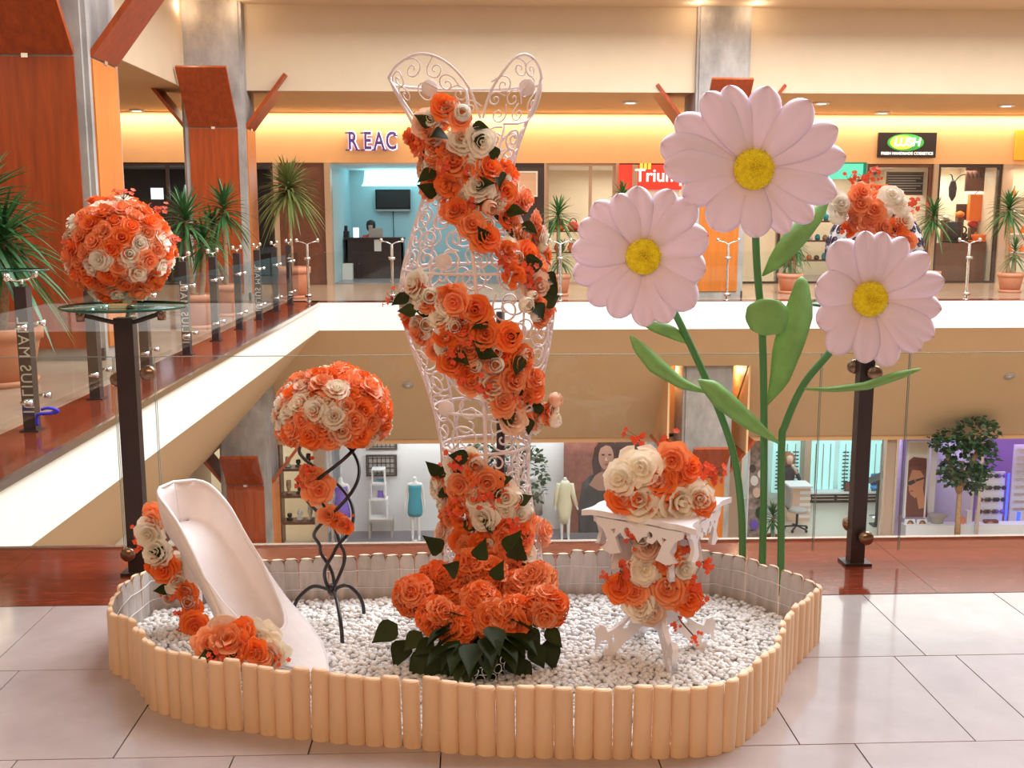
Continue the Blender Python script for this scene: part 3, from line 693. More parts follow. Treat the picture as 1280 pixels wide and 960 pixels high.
def smz(tab, x):
    s = 0
    for d in (-.05, -.025, 0, .025, .05): s += sm(tab, max(0, min(1, x+d)))
    return s/5
def shoept(s, q):     # q -1..1 : rim to rim under the foot
    w = sm(wid, s); h = smz(hgt, s); z0 = smz(sole, s); aq = abs(q)
    if aq < .5: t = w*.80*(aq/.5); z = z0
    else: k = (aq-.5)/.5; t = w*(.80+.20*math.sin(k*PI*.62)/math.sin(PI*.62)*1.0); z = z0+h*k**1.25
    lean = -.03*(1-s)*((z-z0)/max(h, 1e-4))*(1 if s < .1 else max(0, 1-(s-.1)/.1))
    return hb+e1*(s*SL+lean)+e2*(t*(1 if q > 0 else -1))+Vector((0, 0, z))
sh = empty('high_heel_shoe', (tp.x, tp.y, PZ), 'giant white high-heeled shoe tilted toe-down beside the log border', 'shoe')
a = MB(); a.grid(lambda u, v: shoept(u**2.1, v*2-1), 60, 20); b_ = part('shoe_body', a, 'shoe_white', sh); solid(b_, .012, 0)
def vamp(u, v):
    q = v*2-1; s0 = .70-.30*abs(q)**2.2; s = s0+(1-s0)*u; w = sm(wid, s); h = smz(hgt, s); z0 = smz(sole, s)
    return hb+e1*(s*SL)+e2*(w*q)+Vector((0, 0, z0+h*(1+.28*(1-q*q)*min(1, (1-s)*4))))
a = MB(); a.grid(vamp, 18, 16); b_ = part('vamp', a, 'shoe_white', sh); solid(b_, .010, 0)
rimpts = [shoept(.40-.40*i/14, 1) for i in range(15)]+[shoept(.40*i/14, -1) for i in range(1, 15)]
a = MB(); a.tube([p+Vector((0, 0, .002)) for p in rimpts]+[vamp(0, i/12) for i in range(1, 12)], .0065, 6, closed=True); part('rim_piping', a, 'table_white', sh)
a = MB()
hs = hb+e1*.07; a.lathe([(.055, 0), (.050, .006), (.032, .05), (.030, .2), (.036, smz(sole, .08)-.16), (.046, smz(sole, .12)-PZ-.02)], 14, (hs.x, hs.y, PZ-.01)); part('heel', a, 'shoe_white', sh)
# roses climbing the heel and lying on the toe
R.seed(31)
hg = empty('rose_garland', (hs.x, hs.y, PZ), 'orange and cream roses wound round the heel of the giant shoe', 'garland')
for px, py, yy, k, s in [(190, 652, 3.86, 'k0', .045), (186, 668, 3.84, 'c0', .06), (195, 690, 3.82, 'c1', .062), (180, 680, 3.86, 's0', .05), (205, 712, 3.82, 'o1', .062), (196, 706, 3.84, 'r1', .05), (222, 728, 3.82, 'c2', .05), (218, 738, 3.84, 's1', .05), (232, 742, 3.80, 'o0', .05), (240, 760, 3.80, 'o2', .045), (228, 772, 3.80, 's0', .05), (244, 782, 3.76, 'o1', .06), (236, 752, 3.8, 'b0', .045), (212, 748, 3.86, 'b1', .04), (245, 798, 3.74, 's1', .03), (258, 700, 3.98, 'c1', .05), (190, 640, 3.9, 'k2', .04), (176, 666, 3.9, 's1', .04), (226, 705, 3.86, 'c0', .05),
                         (268, 640, 4.02, 'k1', .04), (282, 668, 4.0, 'c1', .045), (294, 682, 3.98, 'c2', .042), (304, 692, 3.96, 's0', .05), (308, 706, 3.95, 'b0', .035), (276, 655, 4.0, 'b0', .045), (266, 628, 4.02, 's1', .04), (298, 672, 4.0, 's1', .04)]:
    p = at(px, py, yy); flower(k, hg, p, (R.uniform(-.5, .2), -1, R.uniform(-.1, .4)), s)
for px, py in ((240, 772), (215, 735), (200, 700), (232, 790), (208, 690)): leafat(hg, at(px, py, 3.84), (R.uniform(-1, .4), -.3, R.uniform(-.6, .3)), .07, (0, -1, .3))
a = MB(); a.tube([at(192, 650, 3.93), at(205, 700, 3.9), at(228, 750, 3.86), at(245, 800, 3.82)], .012, 6); part('stem', a, 'leaf_dark', hg)
tg0 = at(292, 812, 3.26); tg = empty('rose_cluster', (tg0.x, tg0.y, .12), 'cluster of orange and cream roses lying at the toe of the giant shoe', 'flower arrangement')
for px, py, yy, k, s in [(262, 806, 3.22, 'k0', .055), (284, 800, 3.2, 'r0', .065), (300, 806, 3.2, 'r1', .06), (318, 815, 3.18, 'o1', .045), (316, 795, 3.26, 'c0', .055), (330, 798, 3.27, 'c1', .055), (338, 812, 3.24, 'c2', .052), (308, 784, 3.3, 'b0', .05), (278, 788, 3.27, 'p0', .055), (268, 796, 3.26, 'k1', .05), (334, 822, 3.2, 'p0', .05), (326, 820, 3.18, 'k1', .04), (278, 822, 3.17, 's0', .045), (262, 828, 3.16, 's1', .04), (350, 826, 3.2, 's1', .035), (292, 818, 3.18, 'k2', .045), (346, 818, 3.24, 'c0', .045), (300, 790, 3.25, 'o0', .05)]:
    flower(k, tg, at(px, py, yy), (R.uniform(-.5, .5), -1, R.uniform(.1, .9)), s)
for px, py in ((270, 820), (262, 818), (300, 824)): leafat(tg, at(px, py, 3.18), (R.uniform(-1, 1), -.4, .1), .06, (0, -1, .5))
a = MB(); a.tube([at(262, 812, 3.28), at(300, 808, 3.28), at(345, 818, 3.28)], .02, 6); part('stem', a, 'leaf_dark', tg)
# ---------------------------------------------------------------- white fretwork pedestal table
R.seed(41)
TZ = .598
cl, cf, cr = atz(729, 637, TZ), atz(866, 662, TZ), atz(913, 623, TZ); cb = cl+(cr-cf); tc = (cl+cr)/2; tc.z = PZ-.006
tb = empty('pedestal_table', tc, 'white fretwork pedestal table with wavy square top on scroll feet', 'table')
cor = [cl, cf, cr, cb]; edge = []
for i in range(4):
    A, B = cor[i], cor[(i+1) % 4]; t = (B-A); n_ = Vector((t.y, -t.x, 0)).normalized()
    if n_.dot((A+B)/2-tc) < 0: n_ = -n_
    for j in range(18):
        f = j/18; edge.append(A+t*f+n_*(-.010*abs(math.sin(f*PI*4))-.016*math.sin(PI*f)+.012*(1 if j == 0 else 0)))
a = MB(); a.prism([(p.x, p.y, TZ-.018) for p in edge][::-1], (0, 0, .02)); part('table_top', a, 'table_white', tb)
side = (cf-cl).length/2
foot = [(0, 0.09), (.05, .10), (.085, .075), (.12, .045), (.15, .012), (.175, -.005), (.195, .01), (.19, .035), (.175, .03), (.172, .045), (.186, .062), (.206, .058), (.222, .03), (.218, .07), (.225, .095), (.208, .115), (.188, .108), (.18, .088), (.155, .098), (.12, .12), (.085, .15), (.07, .185), (.062, .22), (.058, .35), (.05, .40), (.055, .405), (.085, .385), (.10, .335), (.085, .30), (.10, .295), (.135, .335), (.15, .30), (.185, .30), (.175, .345), (.165, .38), (.19, .40), (.20, .43), (.225, .455), (.225, .488), (0, .488)]
hole1 = circle(10, .022, .105, .435); hole2 = [(.135, .41), (.155, .40), (.17, .42), (.16, .45), (.14, .445)]; hole3 = [(.06, .43), (.075, .42), (.085, .44), (.07, .46)]
hole4 = [(.09, .115), (.105, .10), (.125, .095), (.12, .108), (.10, .125)]; hole5 = [(.15, .06), (.158, .05), (.165, .07), (.157, .08)]
ksc = (TZ-.018-tc.z)/.488
fm = fret('fretwork_leg', [[(x*(1.0 if z < .3 else .93), z*ksc) for x, z in sp] for sp in ([(x, max(z, 0) if z < 0 else z) for x, z in foot], hole1, hole2, hole3, hole4, hole5)], .02, 'table_white')
ang0 = math.atan2(-.21, .028)
for k in range(4):
    o = link('fretwork_leg', fm, tb); o.rotation_euler = (0, 0, ang0+k*PI/2); o.location = (0, 0, .0)
apron = [(-.19, 0), (-.185, -.03), (-.16, -.045), (-.15, -.06), (-.135, -.095), (-.155, -.13), (-.17, -.135), (-.12, -.155), (-.075, -.14), (-.085, -.12), (-.10, -.075), (-.08, -.05), (-.06, -.075), (-.035, -.07), (-.04, -.045), (-.015, -.055), (0, -.08), (.015, -.055), (.04, -.045), (.035, -.07), (.06, -.075), (.08, -.05), (.10, -.075), (.085, -.12), (.075, -.14), (.12, -.155), (.17, -.135), (.155, -.13), (.135, -.095), (.15, -.06), (.16, -.045), (.185, -.03), (.19, 0)]
apron = [(x, z*.8) for x, z in apron]
apm = fret('apron', [apron, circle(8, .012, -.05, -.03), circle(8, .012, .05, -.03), [(-.12, -.035), (-.10, -.03), (-.105, -.05)], [(.12, -.035), (.10, -.03), (.105, -.05)]], .014, 'table_white')
for k in range(4):
    A, B = cor[k], cor[(k+1) % 4]; mid = (A+B)/2; dirv = B-A; o = link('apron', apm, tb); o.location = Vector((mid.x-tc.x, mid.y-tc.y, 0))*.86+Vector((0, 0, TZ-.018-PZ)); o.rotation_euler = (0, 0, math.atan2(dirv.y, dirv.x)); o.scale = (dirv.length/.47, 1, 1)
# flowers on and under the table
R.seed(43)
tf = empty('rose_mound', (tc.x, tc.y, TZ), 'mound of cream and orange roses on the white pedestal table', 'flower arrangement')
core(tf, (tc.x+.01, tc.y-.01, TZ+.058), .095, .58)
dome(tf, (tc.x+.01, tc.y-.01, TZ+.035), .115, 26, {'o': 3.5, 'k': 3, 'c': 2.0, 'p': .7, 'b': .6, 'r': 1.6}, .054, .0, .85)
for px, py, k, s in [(779, 622, 'o1', .062), (800, 626, 'c0', .082), (848, 628, 'c1', .086), (873, 622, 'c2', .06), (822, 633, 'k1', .05), (802, 585, 'c2', .08), (776, 598, 'c1', .07), (824, 600, 'o0', .07), (846, 596, 'k0', .05), (885, 590, 's0', .055), (893, 597, 's1', .045), (838, 554, 's1', .05), (796, 546, 's0', .045), (880, 628, 'o2', .05), (840, 575, 'k2', .06), (862, 585, 'o1', .055)]:
    flower(k, tf, at(px, py, tc.y-.15 if py > 560 else tc.y-.02), (R.uniform(-.4, .4)+(px-828)/120, -1, R.uniform(.0, .5)), s)
for q in ((796, 546), (838, 554), (893, 597)):
    a = MB(); a.tube([at(828, 590, tc.y), at(*q, tc.y-.03)], .003, 4); part('stem', a, 'stem_dark', tf)
pf0 = at(825, 720, tc.y-.03); pf = empty('rose_ball', (pf0.x, pf0.y, pf0.z), 'ball of orange and cream roses tied round the pedestal of the white table', 'flower arrangement')
dome(pf, pf0, .085, 24, {'o': 4, 'k': 2, 'c': 2, 'p': .6, 's': 1, 'r': 1}, .055, -1, 1.0)
for px, py, k, s in [(834, 697, 'o0', .065), (835, 736, 'k0', .07), (860, 748, 'o1', .065), (805, 712, 'c0', .06), (815, 765, 'p0', .055), (800, 757, 'c1', .06), (855, 710, 'c2', .06), (778, 715, 's0', .06), (775, 735, 'o2', .055), (878, 705, 's1', .05), (787, 674, 's1', .04), (755, 722, 's0', .03), (810, 684, 'p0', .05), (803, 672, 'b0', .05), (868, 738, 's0', .05), (845, 780, 's1', .03), (870, 798, 's0', .03), (862, 683, 's1', .04), (793, 740, 'k2', .05)]:
    flower(k, pf, at(px, py, tc.y-.14), (R.uniform(-.4, .4), -1, R.uniform(-.1, .4)), s)
a = MB(); a.tube([at(848, 770, tc.y-.1), at(852, 778, tc.y-.14), at(870, 798, tc.y-.14)], .0025, 4); part('stem', a, 'stem_dark', pf)
# ---------------------------------------------------------------- giant paper daisies
def outline_leaf(name, pts, Y, parent, curl=.05, mt='daisy_leaf'):
    """leaf from its two edges: list of (left px, right px) pairs from base to tip"""
    def fn(u, v):
        k = v*(len(pts)-1); i = min(int(k), len(pts)-2); t = k-i
        l = [pts[i][0][c]*(1-t)+pts[i+1][0][c]*t for c in (0, 1)]; r = [pts[i][1][c]*(1-t)+pts[i+1][1][c]*t for c in (0, 1)]
        x, y = l[0]*(1-u)+r[0]*u, l[1]*(1-u)+r[1]*u
        return at(x, y, Y-curl*math.sin(PI*v*.9)+.022*abs(u*2-1)*math.sin(PI*v))
    a = MB(); a.grid(fn, 4, 14); o = part(name, a, mt, parent); solid(o, .004); return o
def daisy(label, c, tips, stem, Y, cr_, wscale=1.0):
    R.seed(int(c[0])); base = at(*stem[-1], Y); e = empty('giant_daisy', (base.x, base.y, 0.002), label, 'artificial flower', 'giant paper daisies')
    cw = at(*c, Y)
    P3 = [at(x, y, Y+.02) for x, y in stem]; P3[0] = at(*c, Y+.03); P3 = P3+[Vector((base.x, Y+.02, .0))]
    a = MB(); a.tube(smoothpoly(P3, 6, False), .0155, 10); part('stem', a, 'daisy_stem', e)
    n = len(tips)
    ang = sorted([(math.atan2(-(y-c[1]), x-c[0]), x, y) for x, y in tips])
    for i, (an, x, y) in enumerate(ang):
        t3 = at(x, y, Y-.02); d = t3-cw; L_ = d.length; d.normalize()
        gl = (an-ang[i-1][0]) % (2*PI); gr = (ang[(i+1) % n][0]-an) % (2*PI); half = L_*math.sin(min(.62, max(.27, (gl+gr)/2*.66)))*.80*wscale
        sx = Vector((0, -1, 0)).cross(d).normalized(); lay = .006*(i % 3)-.004
        tw = R.uniform(-.18, .18)
        def fn(u_, v_, d=d, sx=sx, L_=L_, half=half, lay=lay, tw=tw):
            u = u_*2-1; v_ = 1-(1-v_)**1.9
            wv = half*(.30+.70*math.sin(PI*.5*min(1, v_/.68))) if v_ < .68 else half*math.sqrt(max(.0, 1-((v_-.68)/.32)**2.0))
            rr = L_*(.14+.86*v_)
            dy = -.028*math.sin(PI*v_*.8)+.009*u*u*(1-v_*.4)+tw*u*wv*.6+.006*math.cos(u*6)*v_-lay
            return cw+d*rr+sx*(u*wv)+Vector((0, dy, 0))
        a = MB(); a.grid(fn, 8, 12); o = part('petal', a, 'daisy_petal', e); solid(o, .0025)
    cd = at(c[0], c[1], Y-.025); a = MB(); Mx = Vector((0, -1, .1)).to_track_quat('Z', 'Y').to_matrix(); r = cr_*Y/F
    a.lathe([(r*.9, -.02), (r, .0), (r*.93, .02), (r*.7, .033), (r*.35, .036), (.003, .033)], 24, cd, M=Mx); dk = part('flower_disc', a, 'daisy_yellow', e)
    a = MB()
    for i in range(170):
        rr = r*1.0*math.sqrt((i+.5)/170); an = i*2.39996; q = Vector((rr*math.cos(an), rr*math.sin(an), .033*math.sqrt(max(0, 1-(rr/(r*1.02))**2))))
        a.lathe([(.0035, 0), (.0042, .008), (.002, .013)], 5, cd+Mx@q, M=Mx@Matrix.Rotation(R.uniform(-.4, .4), 3, 'X'))
    for_ = part('florets', a, 'daisy_yellow', dk); for_['kind'] = 'stuff'
    return e
GY = 4.27
d1 = daisy('tallest giant pink paper daisy on a straight green stem', (942, 212), [(845, 148), (825, 181), (829, 208), (853, 246), (890, 286), (944, 297), (984, 291), (1014, 276), (1043, 244), (1056, 196), (1045, 160), (1010, 127), (958, 108), (908, 108), (880, 117)], [(942, 260), (946, 330), (953, 420), (955, 560), (953, 700)], GY, 25, .86)
outline_leaf('leaf', [((952, 345), (954, 345)), ((963, 318), (980, 332)), ((985, 285), (1010, 300)), ((1015, 262), (1030, 272)), ((1038, 246), (1038, 247))], GY+.04, d1)
outline_leaf('leaf', [((957, 508), (958, 508)), ((962, 475), (985, 480)), ((966, 430), (1006, 430)), ((980, 390), (1017, 392)), ((995, 350), (1010, 352)), ((1001, 346), (1003, 346))], GY+.06, d1)
outline_leaf('leaf', [((952, 419), (960, 419)), ((938, 412), (980, 416)), ((931, 398), (985, 402)), ((934, 382), (986, 386)), ((950, 374), (975, 376)), ((958, 374), (962, 374))], GY-.02, d1, .02)
d2 = daisy('giant pink paper daisy leaning to the dress form side', (804, 321), [(770, 243), (795, 233), (838, 237), (866, 250), (884, 294), (881, 338), (866, 383), (834, 403), (806, 408), (766, 396), (737, 378), (716, 345), (714, 312), (724, 280), (742, 254)], [(815, 345), (843, 390), (885, 480), (915, 560), (926, 630), (928, 696)], GY+.02, 22, .98)
outline_leaf('leaf', [((885, 492), (885, 490)), ((850, 486), (855, 474)), ((812, 464), (830, 452)), ((792, 438), (806, 430)), ((787, 420), (789, 419))], GY-.03, d2)
outline_leaf('leaf', [((865, 432), (864, 428)), ((840, 424), (845, 410)), ((815, 414), (828, 402)), ((800, 404), (806, 398))], GY+.06, d2)
d3 = daisy('smallest giant pink paper daisy on a curving stem beside the railing post', (1087, 374), [(1042, 303), (1078, 289), (1102, 290), (1130, 297), (1158, 318), (1178, 350), (1175, 386), (1164, 420), (1148, 437), (1112, 458), (1078, 453), (1036, 440), (1021, 404), (1019, 356)], [(1070, 400), (1040, 437), (1005, 480), (982, 530), (977, 560), (976, 706)], GY-.03, 22, .9)
outline_leaf('leaf', [((1005, 487), (1005, 485)), ((1040, 490), (1040, 484)), ((1085, 487), (1080, 478)), ((1125, 474), (1118, 465)), ((1151, 462), (1150, 460))], GY-.05, d3)
outline_leaf('leaf', [((973, 555), (974, 552)), ((930, 535), (948, 525)), ((893, 508), (918, 495)), ((878, 488), (895, 476)), ((872, 475), (874, 474))], GY-.06, d3)
# ================================================================== RAILINGS
def knob(parent, p, axis, r=.034, l=.05, mt='knob_dark', name='clamp_knob'):
    a = MB(); Mx = Vector(axis).to_track_quat('Z', 'Y').to_matrix(); a.lathe([(r*.35, -l*1.2), (r*.35, -l*.3), (r*.9, -l*.3), (r, -l*.1), (r, l*.3), (r*.8, l*.5)], 14, p, M=Mx); part(name, a, mt, parent)
def pane(label, x0, x1, y0, y1, z0, z1, group):
    a = MB(); a.box(x0, x1, y0, y1, z0, z1); return single('glass_panel', a, 'glass', ((x0+x1)/2, (y0+y1)/2, z0), label, 'glass panel', group)
FY = 4.60
def front_post(label, X, w, pw, kn):
    e = empty('railing_post', (X, FY, .002), label, 'railing post')
    a = MB(); a.box(X-w/2, X+w/2, FY-.03, FY+.03, .002, 1.165); part('upright', a, 'post_dark', e)
    a = MB(); a.box(X-w/2-.03, X+w/2+.03, FY-.05, FY+.05, .002, .014); part('foot_plate', a, 'post_dark', e)
    for k in range(3):
        t = -.35+k*2*PI/3; d = Vector((math.cos(t), math.sin(t), 0)); a = MB(); a.tube([Vector((X, FY, 1.14)), Vector((X, FY, 1.15))+d*.06, Vector((X, FY, 1.19))+d*.19], .011, 6); arm = part('bracket_arm', a, 'post_dark', e)
        a = MB(); a.lathe([(.018, -.035), (.02, .0), (.012, .012)], 10, Vector((X, FY, 1.195))+d*.19); part('support_knob', a, 'knob_dark', arm)
    a = MB(); a.lathe([(.262, 0), (.262, .012)], 48, (X, FY, 1.207)); dk = part('glass_shelf', a, 'table_glass', e)
    a = MB(); a.lathe([(.262, 0), (.266, .001), (.266, .011), (.262, .012)], 48, (X, FY, 1.207), capb=False, capt=False); part('glass_rim', a, 'glass_edge', dk)
    for px, py, dy in kn: p = at(px, py, FY+dy); knob(e, p, (0, -1, 0))
    return e
XL_ = at(168, 600, FY).x; XR_ = at(1074, 600, FY).x
front_post('dark railing post with glass shelf carrying the round rose ball', XL_, .082, .1, [(148, 474, .05), (186, 466, -.05), (161, 692, -.05)])
front_post('dark railing post with glass shelf carrying the scrolled egg', XR_, .066, .2, [(1068, 458, .05), (1093, 466, -.05), (1062, 655, .05), (1082, 672, -.05)])
GRP = 'clear glass panels of the near railing'
gl0, gl1 = at(147, 600, FY).x, at(197, 600, FY).x; gr0, gr1 = at(1024, 600, FY).x, at(1133, 600, FY).x
def nearpane(lab, x0, x1):
    o = pane(lab, x0, x1, FY+.038, FY+.046, .05, .985, GRP)
    for b in ((x0, x1, FY+.038, FY+.046, .985, .988), (x0-.0012, x0, FY+.038, FY+.046, .05, .985), (x1, x1+.0012, FY+.038, FY+.046, .05, .985)):
        a = MB(); a.box(*b); part('polished_edge', a, 'pane_edge', o)
nearpane('narrow clear glass panel clamped to the post under the rose ball', gl0+.004, gl1-.004); nearpane('narrow clear glass panel clamped to the post under the scrolled egg', gr0+.004, gr1-.004)
nearpane('clear glass railing panel beside the rose ball post, away from the dress form', -3.2, gl0-.004); nearpane('clear glass railing panel between the rose ball post and the dress form', gl1+.004, .03)
nearpane('clear glass railing panel between the dress form and the scrolled egg post', .038, gr0-.004); nearpane('clear glass railing panel beyond the scrolled egg post', gr1+.004, 3.6)
# rose ball on its shelf
R.seed(51)
bc = Vector((XL_, FY-.005, 1.219+.238)); rb = empty('rose_ball', (bc.x, bc.y, 1.219), 'round ball of orange and cream roses on the glass shelf of the railing post', 'flower arrangement')
core(rb, bc, .18); dome(rb, bc, .207, 124, {'o': 3.6, 'k': 3.0, 'c': 3.1, 'p': .5, 'r': 1.2}, .056, -1, 1)
for px, py in ((153, 243), (200, 262), (92, 300), (215, 300)): flower('s0', rb, at(px, py, FY-.1), (0, -.5, .8), .05)
# scrolled egg with roses
R.seed(52)
ec = Vector((XR_+.01, FY, 1.22)); EH = .50; EW = .215
eg = empty('scrolled_egg', (ec.x, ec.y, 1.219), 'white egg shaped ornament covered with dark curled scrolls', 'ornament')
def egg(t, ph, off=0):   # t 0..1 bottom..top
    r = (EW)*math.sin(PI*t)**.72*(1.06-.22*t)+off; return ec+Vector((r*math.sin(ph), -r*math.cos(ph), t*EH))
a = MB(); n = 18; a.lathe([(max(.002, (egg(i/n, PI/2)-ec).x), i/n*EH) for i in range(n+1)], 28, ec); part('shell', a, 'table_white', eg)
mat('scroll_navy', (.06, .05, .10), .4)
k = 0
for t in (.22, .33, .44, .55, .66, .77):
    r = EW*math.sin(PI*t)**.72; n = int(2*PI*r/.062)
    for i in range(n):
        ph = 2*PI*(i+.5*(k % 2))/n; pts = [egg(t+v/EH, ph+u/r, .0015) for u, v in spiral_uv(0, 0, .023, 1.6, R.uniform(0, 6.28), -1, .012)]
        a = MB(); a.tube(pts, .0042, 4); part('scroll', a, 'scroll_navy', eg)
    k += 1
ef = empty('rose_drape', (ec.x, ec.y, 1.219+EH*.75), 'orange and cream roses draped over the scrolled egg', 'flower arrangement')
dome(ef, ec+Vector((0, 0, .33)), .150, 30, {'o': 3.2, 'k': 3, 'c': 3, 'b': 1.5, 'r': 1.2}, .05, .05, 1.12)
for px, py, k, s in [(1050, 255, 'c0', .06), (1046, 272, 'b0', .06), (1075, 255, 'k0', .06), (1093, 262, 'k1', .055), (1068, 275, 'r0', .06), (1085, 278, 'k2', .055), (1115, 245, 'c1', .055), (1128, 255, 'c2', .05), (1132, 275, 'c0', .045), (1122, 285, 'o0', .05), (1135, 300, 'k0', .04), (1060, 288, 'r1', .045), (1105, 285, 'k1', .05), (1128, 310, 'o1', .035), (1078, 240, 'k0', .05), (1082, 220, 's0', .05), (1063, 222, 's1', .04), (1095, 216, 's0', .035), (1143, 258, 's1', .05)]:
    flower(k, ef, at(px, py, FY-.19), (R.uniform(-.3, .3), -1, R.uniform(.1, .7)), s)
# left walkway railing
LX = -3.33
def left_post(Y, text, label, disc=False):
    e = empty('railing_post', (LX, Y, .002), label, 'railing post', 'dark posts of the left walkway railing')
    a = MB(); a.box(LX-.045, LX+.045, Y-.05, Y+.05, .002, 1.09); part('upright', a, 'post_dark', e)
    if text:
        o = link('cut_out_lettering', TXT, e); o.location = (0, -.052, .50); o.rotation_euler = (PI/2, PI/2, 0)
    a = MB(); a.box(LX-.07, LX+.07, Y-.07, Y+.07, .002, .012); part('foot_plate', a, 'post_dark', e)
    a = MB(); a.tube([(LX, Y, 1.09), (LX, Y, 1.14)], .012, 6); a.tube([(LX, Y-.24, 1.165), (LX, Y-.1, 1.135), (LX, Y+.1, 1.135), (LX, Y+.24, 1.165)], .009, 6); br = part('top_bracket', a, 'chrome', e)
    for d in (-.24, .24): 
        a = MB(); a.lathe([(.012, -.03), (.026, -.015), (.026, .015), (.012, .03)], 10, (LX, Y+d, 1.17)); part('chrome_knob', a, 'chrome', br)
    for z in (.24, .80):
        a = MB(); a.tube([(LX+.005, Y-.17, z), (LX+.005, Y+.17, z)], .008, 6); cl_ = part('clamp_bar', a, 'chrome', e)
        for d in (-.17, .17):
            a = MB(); a.tube([(LX, Y+d, z), (LX+.085, Y+d, z)], [.012, .026], 8); part('chrome_clamp', a, 'chrome', cl_)
    if disc:
        a = MB(); a.lathe([(.22, 0), (.22, .012)], 36, (LX-.03, Y, 1.205)); dk = part('glass_shelf', a, 'table_glass', e)
        a = MB(); a.lathe([(.22, 0), (.223, .001), (.223, .011), (.22, .012)], 36, (LX-.03, Y, 1.205), capb=False, capt=False); part('glass_rim', a, 'glass_edge', dk)
mat('letter_through_light', (.75, .66, .55), .4)  # pale tone stands in for light coming through the cut-out letters
TXT = textmesh('IULIUS MALL', .115, .002, 'letter_through_light', mirror=True, spacing=1.15)
ORD = ['first', 'second', 'third', 'fourth', 'fifth', 'sixth', 'seventh', 'eighth', 'ninth']
PY_ = [7.87, 9.25, 10.7, 12.25, 13.65, 15.05, 16.45, 17.9, 19.3]
for i, Y in enumerate(PY_):
    tx = i in (0, 3, 6)
    left_post(Y, tx, 'dark railing post with glass shelf and vertical lettering beside the large terracotta pot' if i == 0 else ('dark railing post with pale lettering, %s from the far corner of the left walkway' % ORD[8-i] if tx else 'plain dark railing post, %s from the far corner of the left walkway' % ORD[8-i]), i == 0)
    a = MB(); a.box(LX+.062, LX+.074, Y-.67, Y+.67 if i < 8 else Y+.55, .13, .94)
    single('glass_panel', a, 'glass', (LX+.068, Y, .13), 'clear glass panel clamped to the left walkway post %s from the far corner' % ORD[8-i], 'glass panel', 'clear glass panels of the left walkway railing')
mat('ribbon_blue', (.03, .03, .75), .5)
rp = [at(52, 512, 7.80), at(60, 510, 7.79), at(70, 512, 7.79), at(72, 515, 7.80), at(60, 517, 7.78), at(48, 518, 7.79), at(46, 524, 7.80), at(47, 532, 7.80)]
a = MB(); a.tube(smoothpoly(rp, 3, False), .012, 6); single('blue_ribbon', a, 'ribbon_blue', rp[4], 'loop of blue ribbon tied to the first lettered railing post', 'ribbon')
# far railing
def steel_post(X, Y, label):
    e = empty('steel_railing_post', (X, Y, .002), label, 'railing post', 'steel posts of the far railing')
    a = MB(); a.lathe([(.06, 0), (.06, .012), (.026, .014), (.026, 1.08)], 10, (X, Y, .002)); part('upright', a, 'steel', e)
    a = MB(); a.tube([(X-.2, Y, 1.15), (X-.08, Y, 1.12), (X, Y, 1.08), (X+.08, Y, 1.12), (X+.2, Y, 1.15)], .012, 6); br = part('top_bracket', a, 'chrome', e)
    for d in (-.2, .2):
        a = MB(); a.lathe([(.015, -.04), (.032, -.02), (.032, .02), (.015, .04)], 10, (X+d, Y, 1.16)); part('chrome_knob', a, 'chrome', br)
    for z in (.12, .82):
        a = MB(); a.tube([(X-.06, Y-.03, z), (X+.06, Y-.03, z)], .03, 8); part('chrome_clamp', a, 'chrome', e)
fx = [at(p, 378, 20.0).x for p in (386, 491, 700, 908, 1058, 1207, 1400)]
labs = ['dark corner post where the left and far railings meet', 'steel far railing post in front of the reception doorway', 'steel far railing post in front of the lingerie shop', 'steel far railing post in front of the orange clad column', 'steel far railing post behind the scrolled egg', 'steel far railing post in front of the display window with paper teacups', 'steel far railing post at the end of the far railing']
for x, l in zip(fx, labs): steel_post(x, 20.0, l)
for i, (a_, b_) in enumerate(zip(fx, fx[1:])):
    m_ = MB(); m_.box(a_+.03, b_-.03, 19.95, 19.962, .06, .94); single('glass_panel', m_, 'glass', ((a_+b_)/2, 19.956, .06), 'clear glass panel of the far railing '+('between the corner post and the reception doorway', 'between the reception doorway and the lingerie shop', 'between the lingerie shop and the orange clad column', 'beside the orange clad column towards the scrolled egg', 'between the scrolled egg and the teacup window', 'beyond the teacup window')[i], 'glass panel', 'clear glass panels of the far railing')
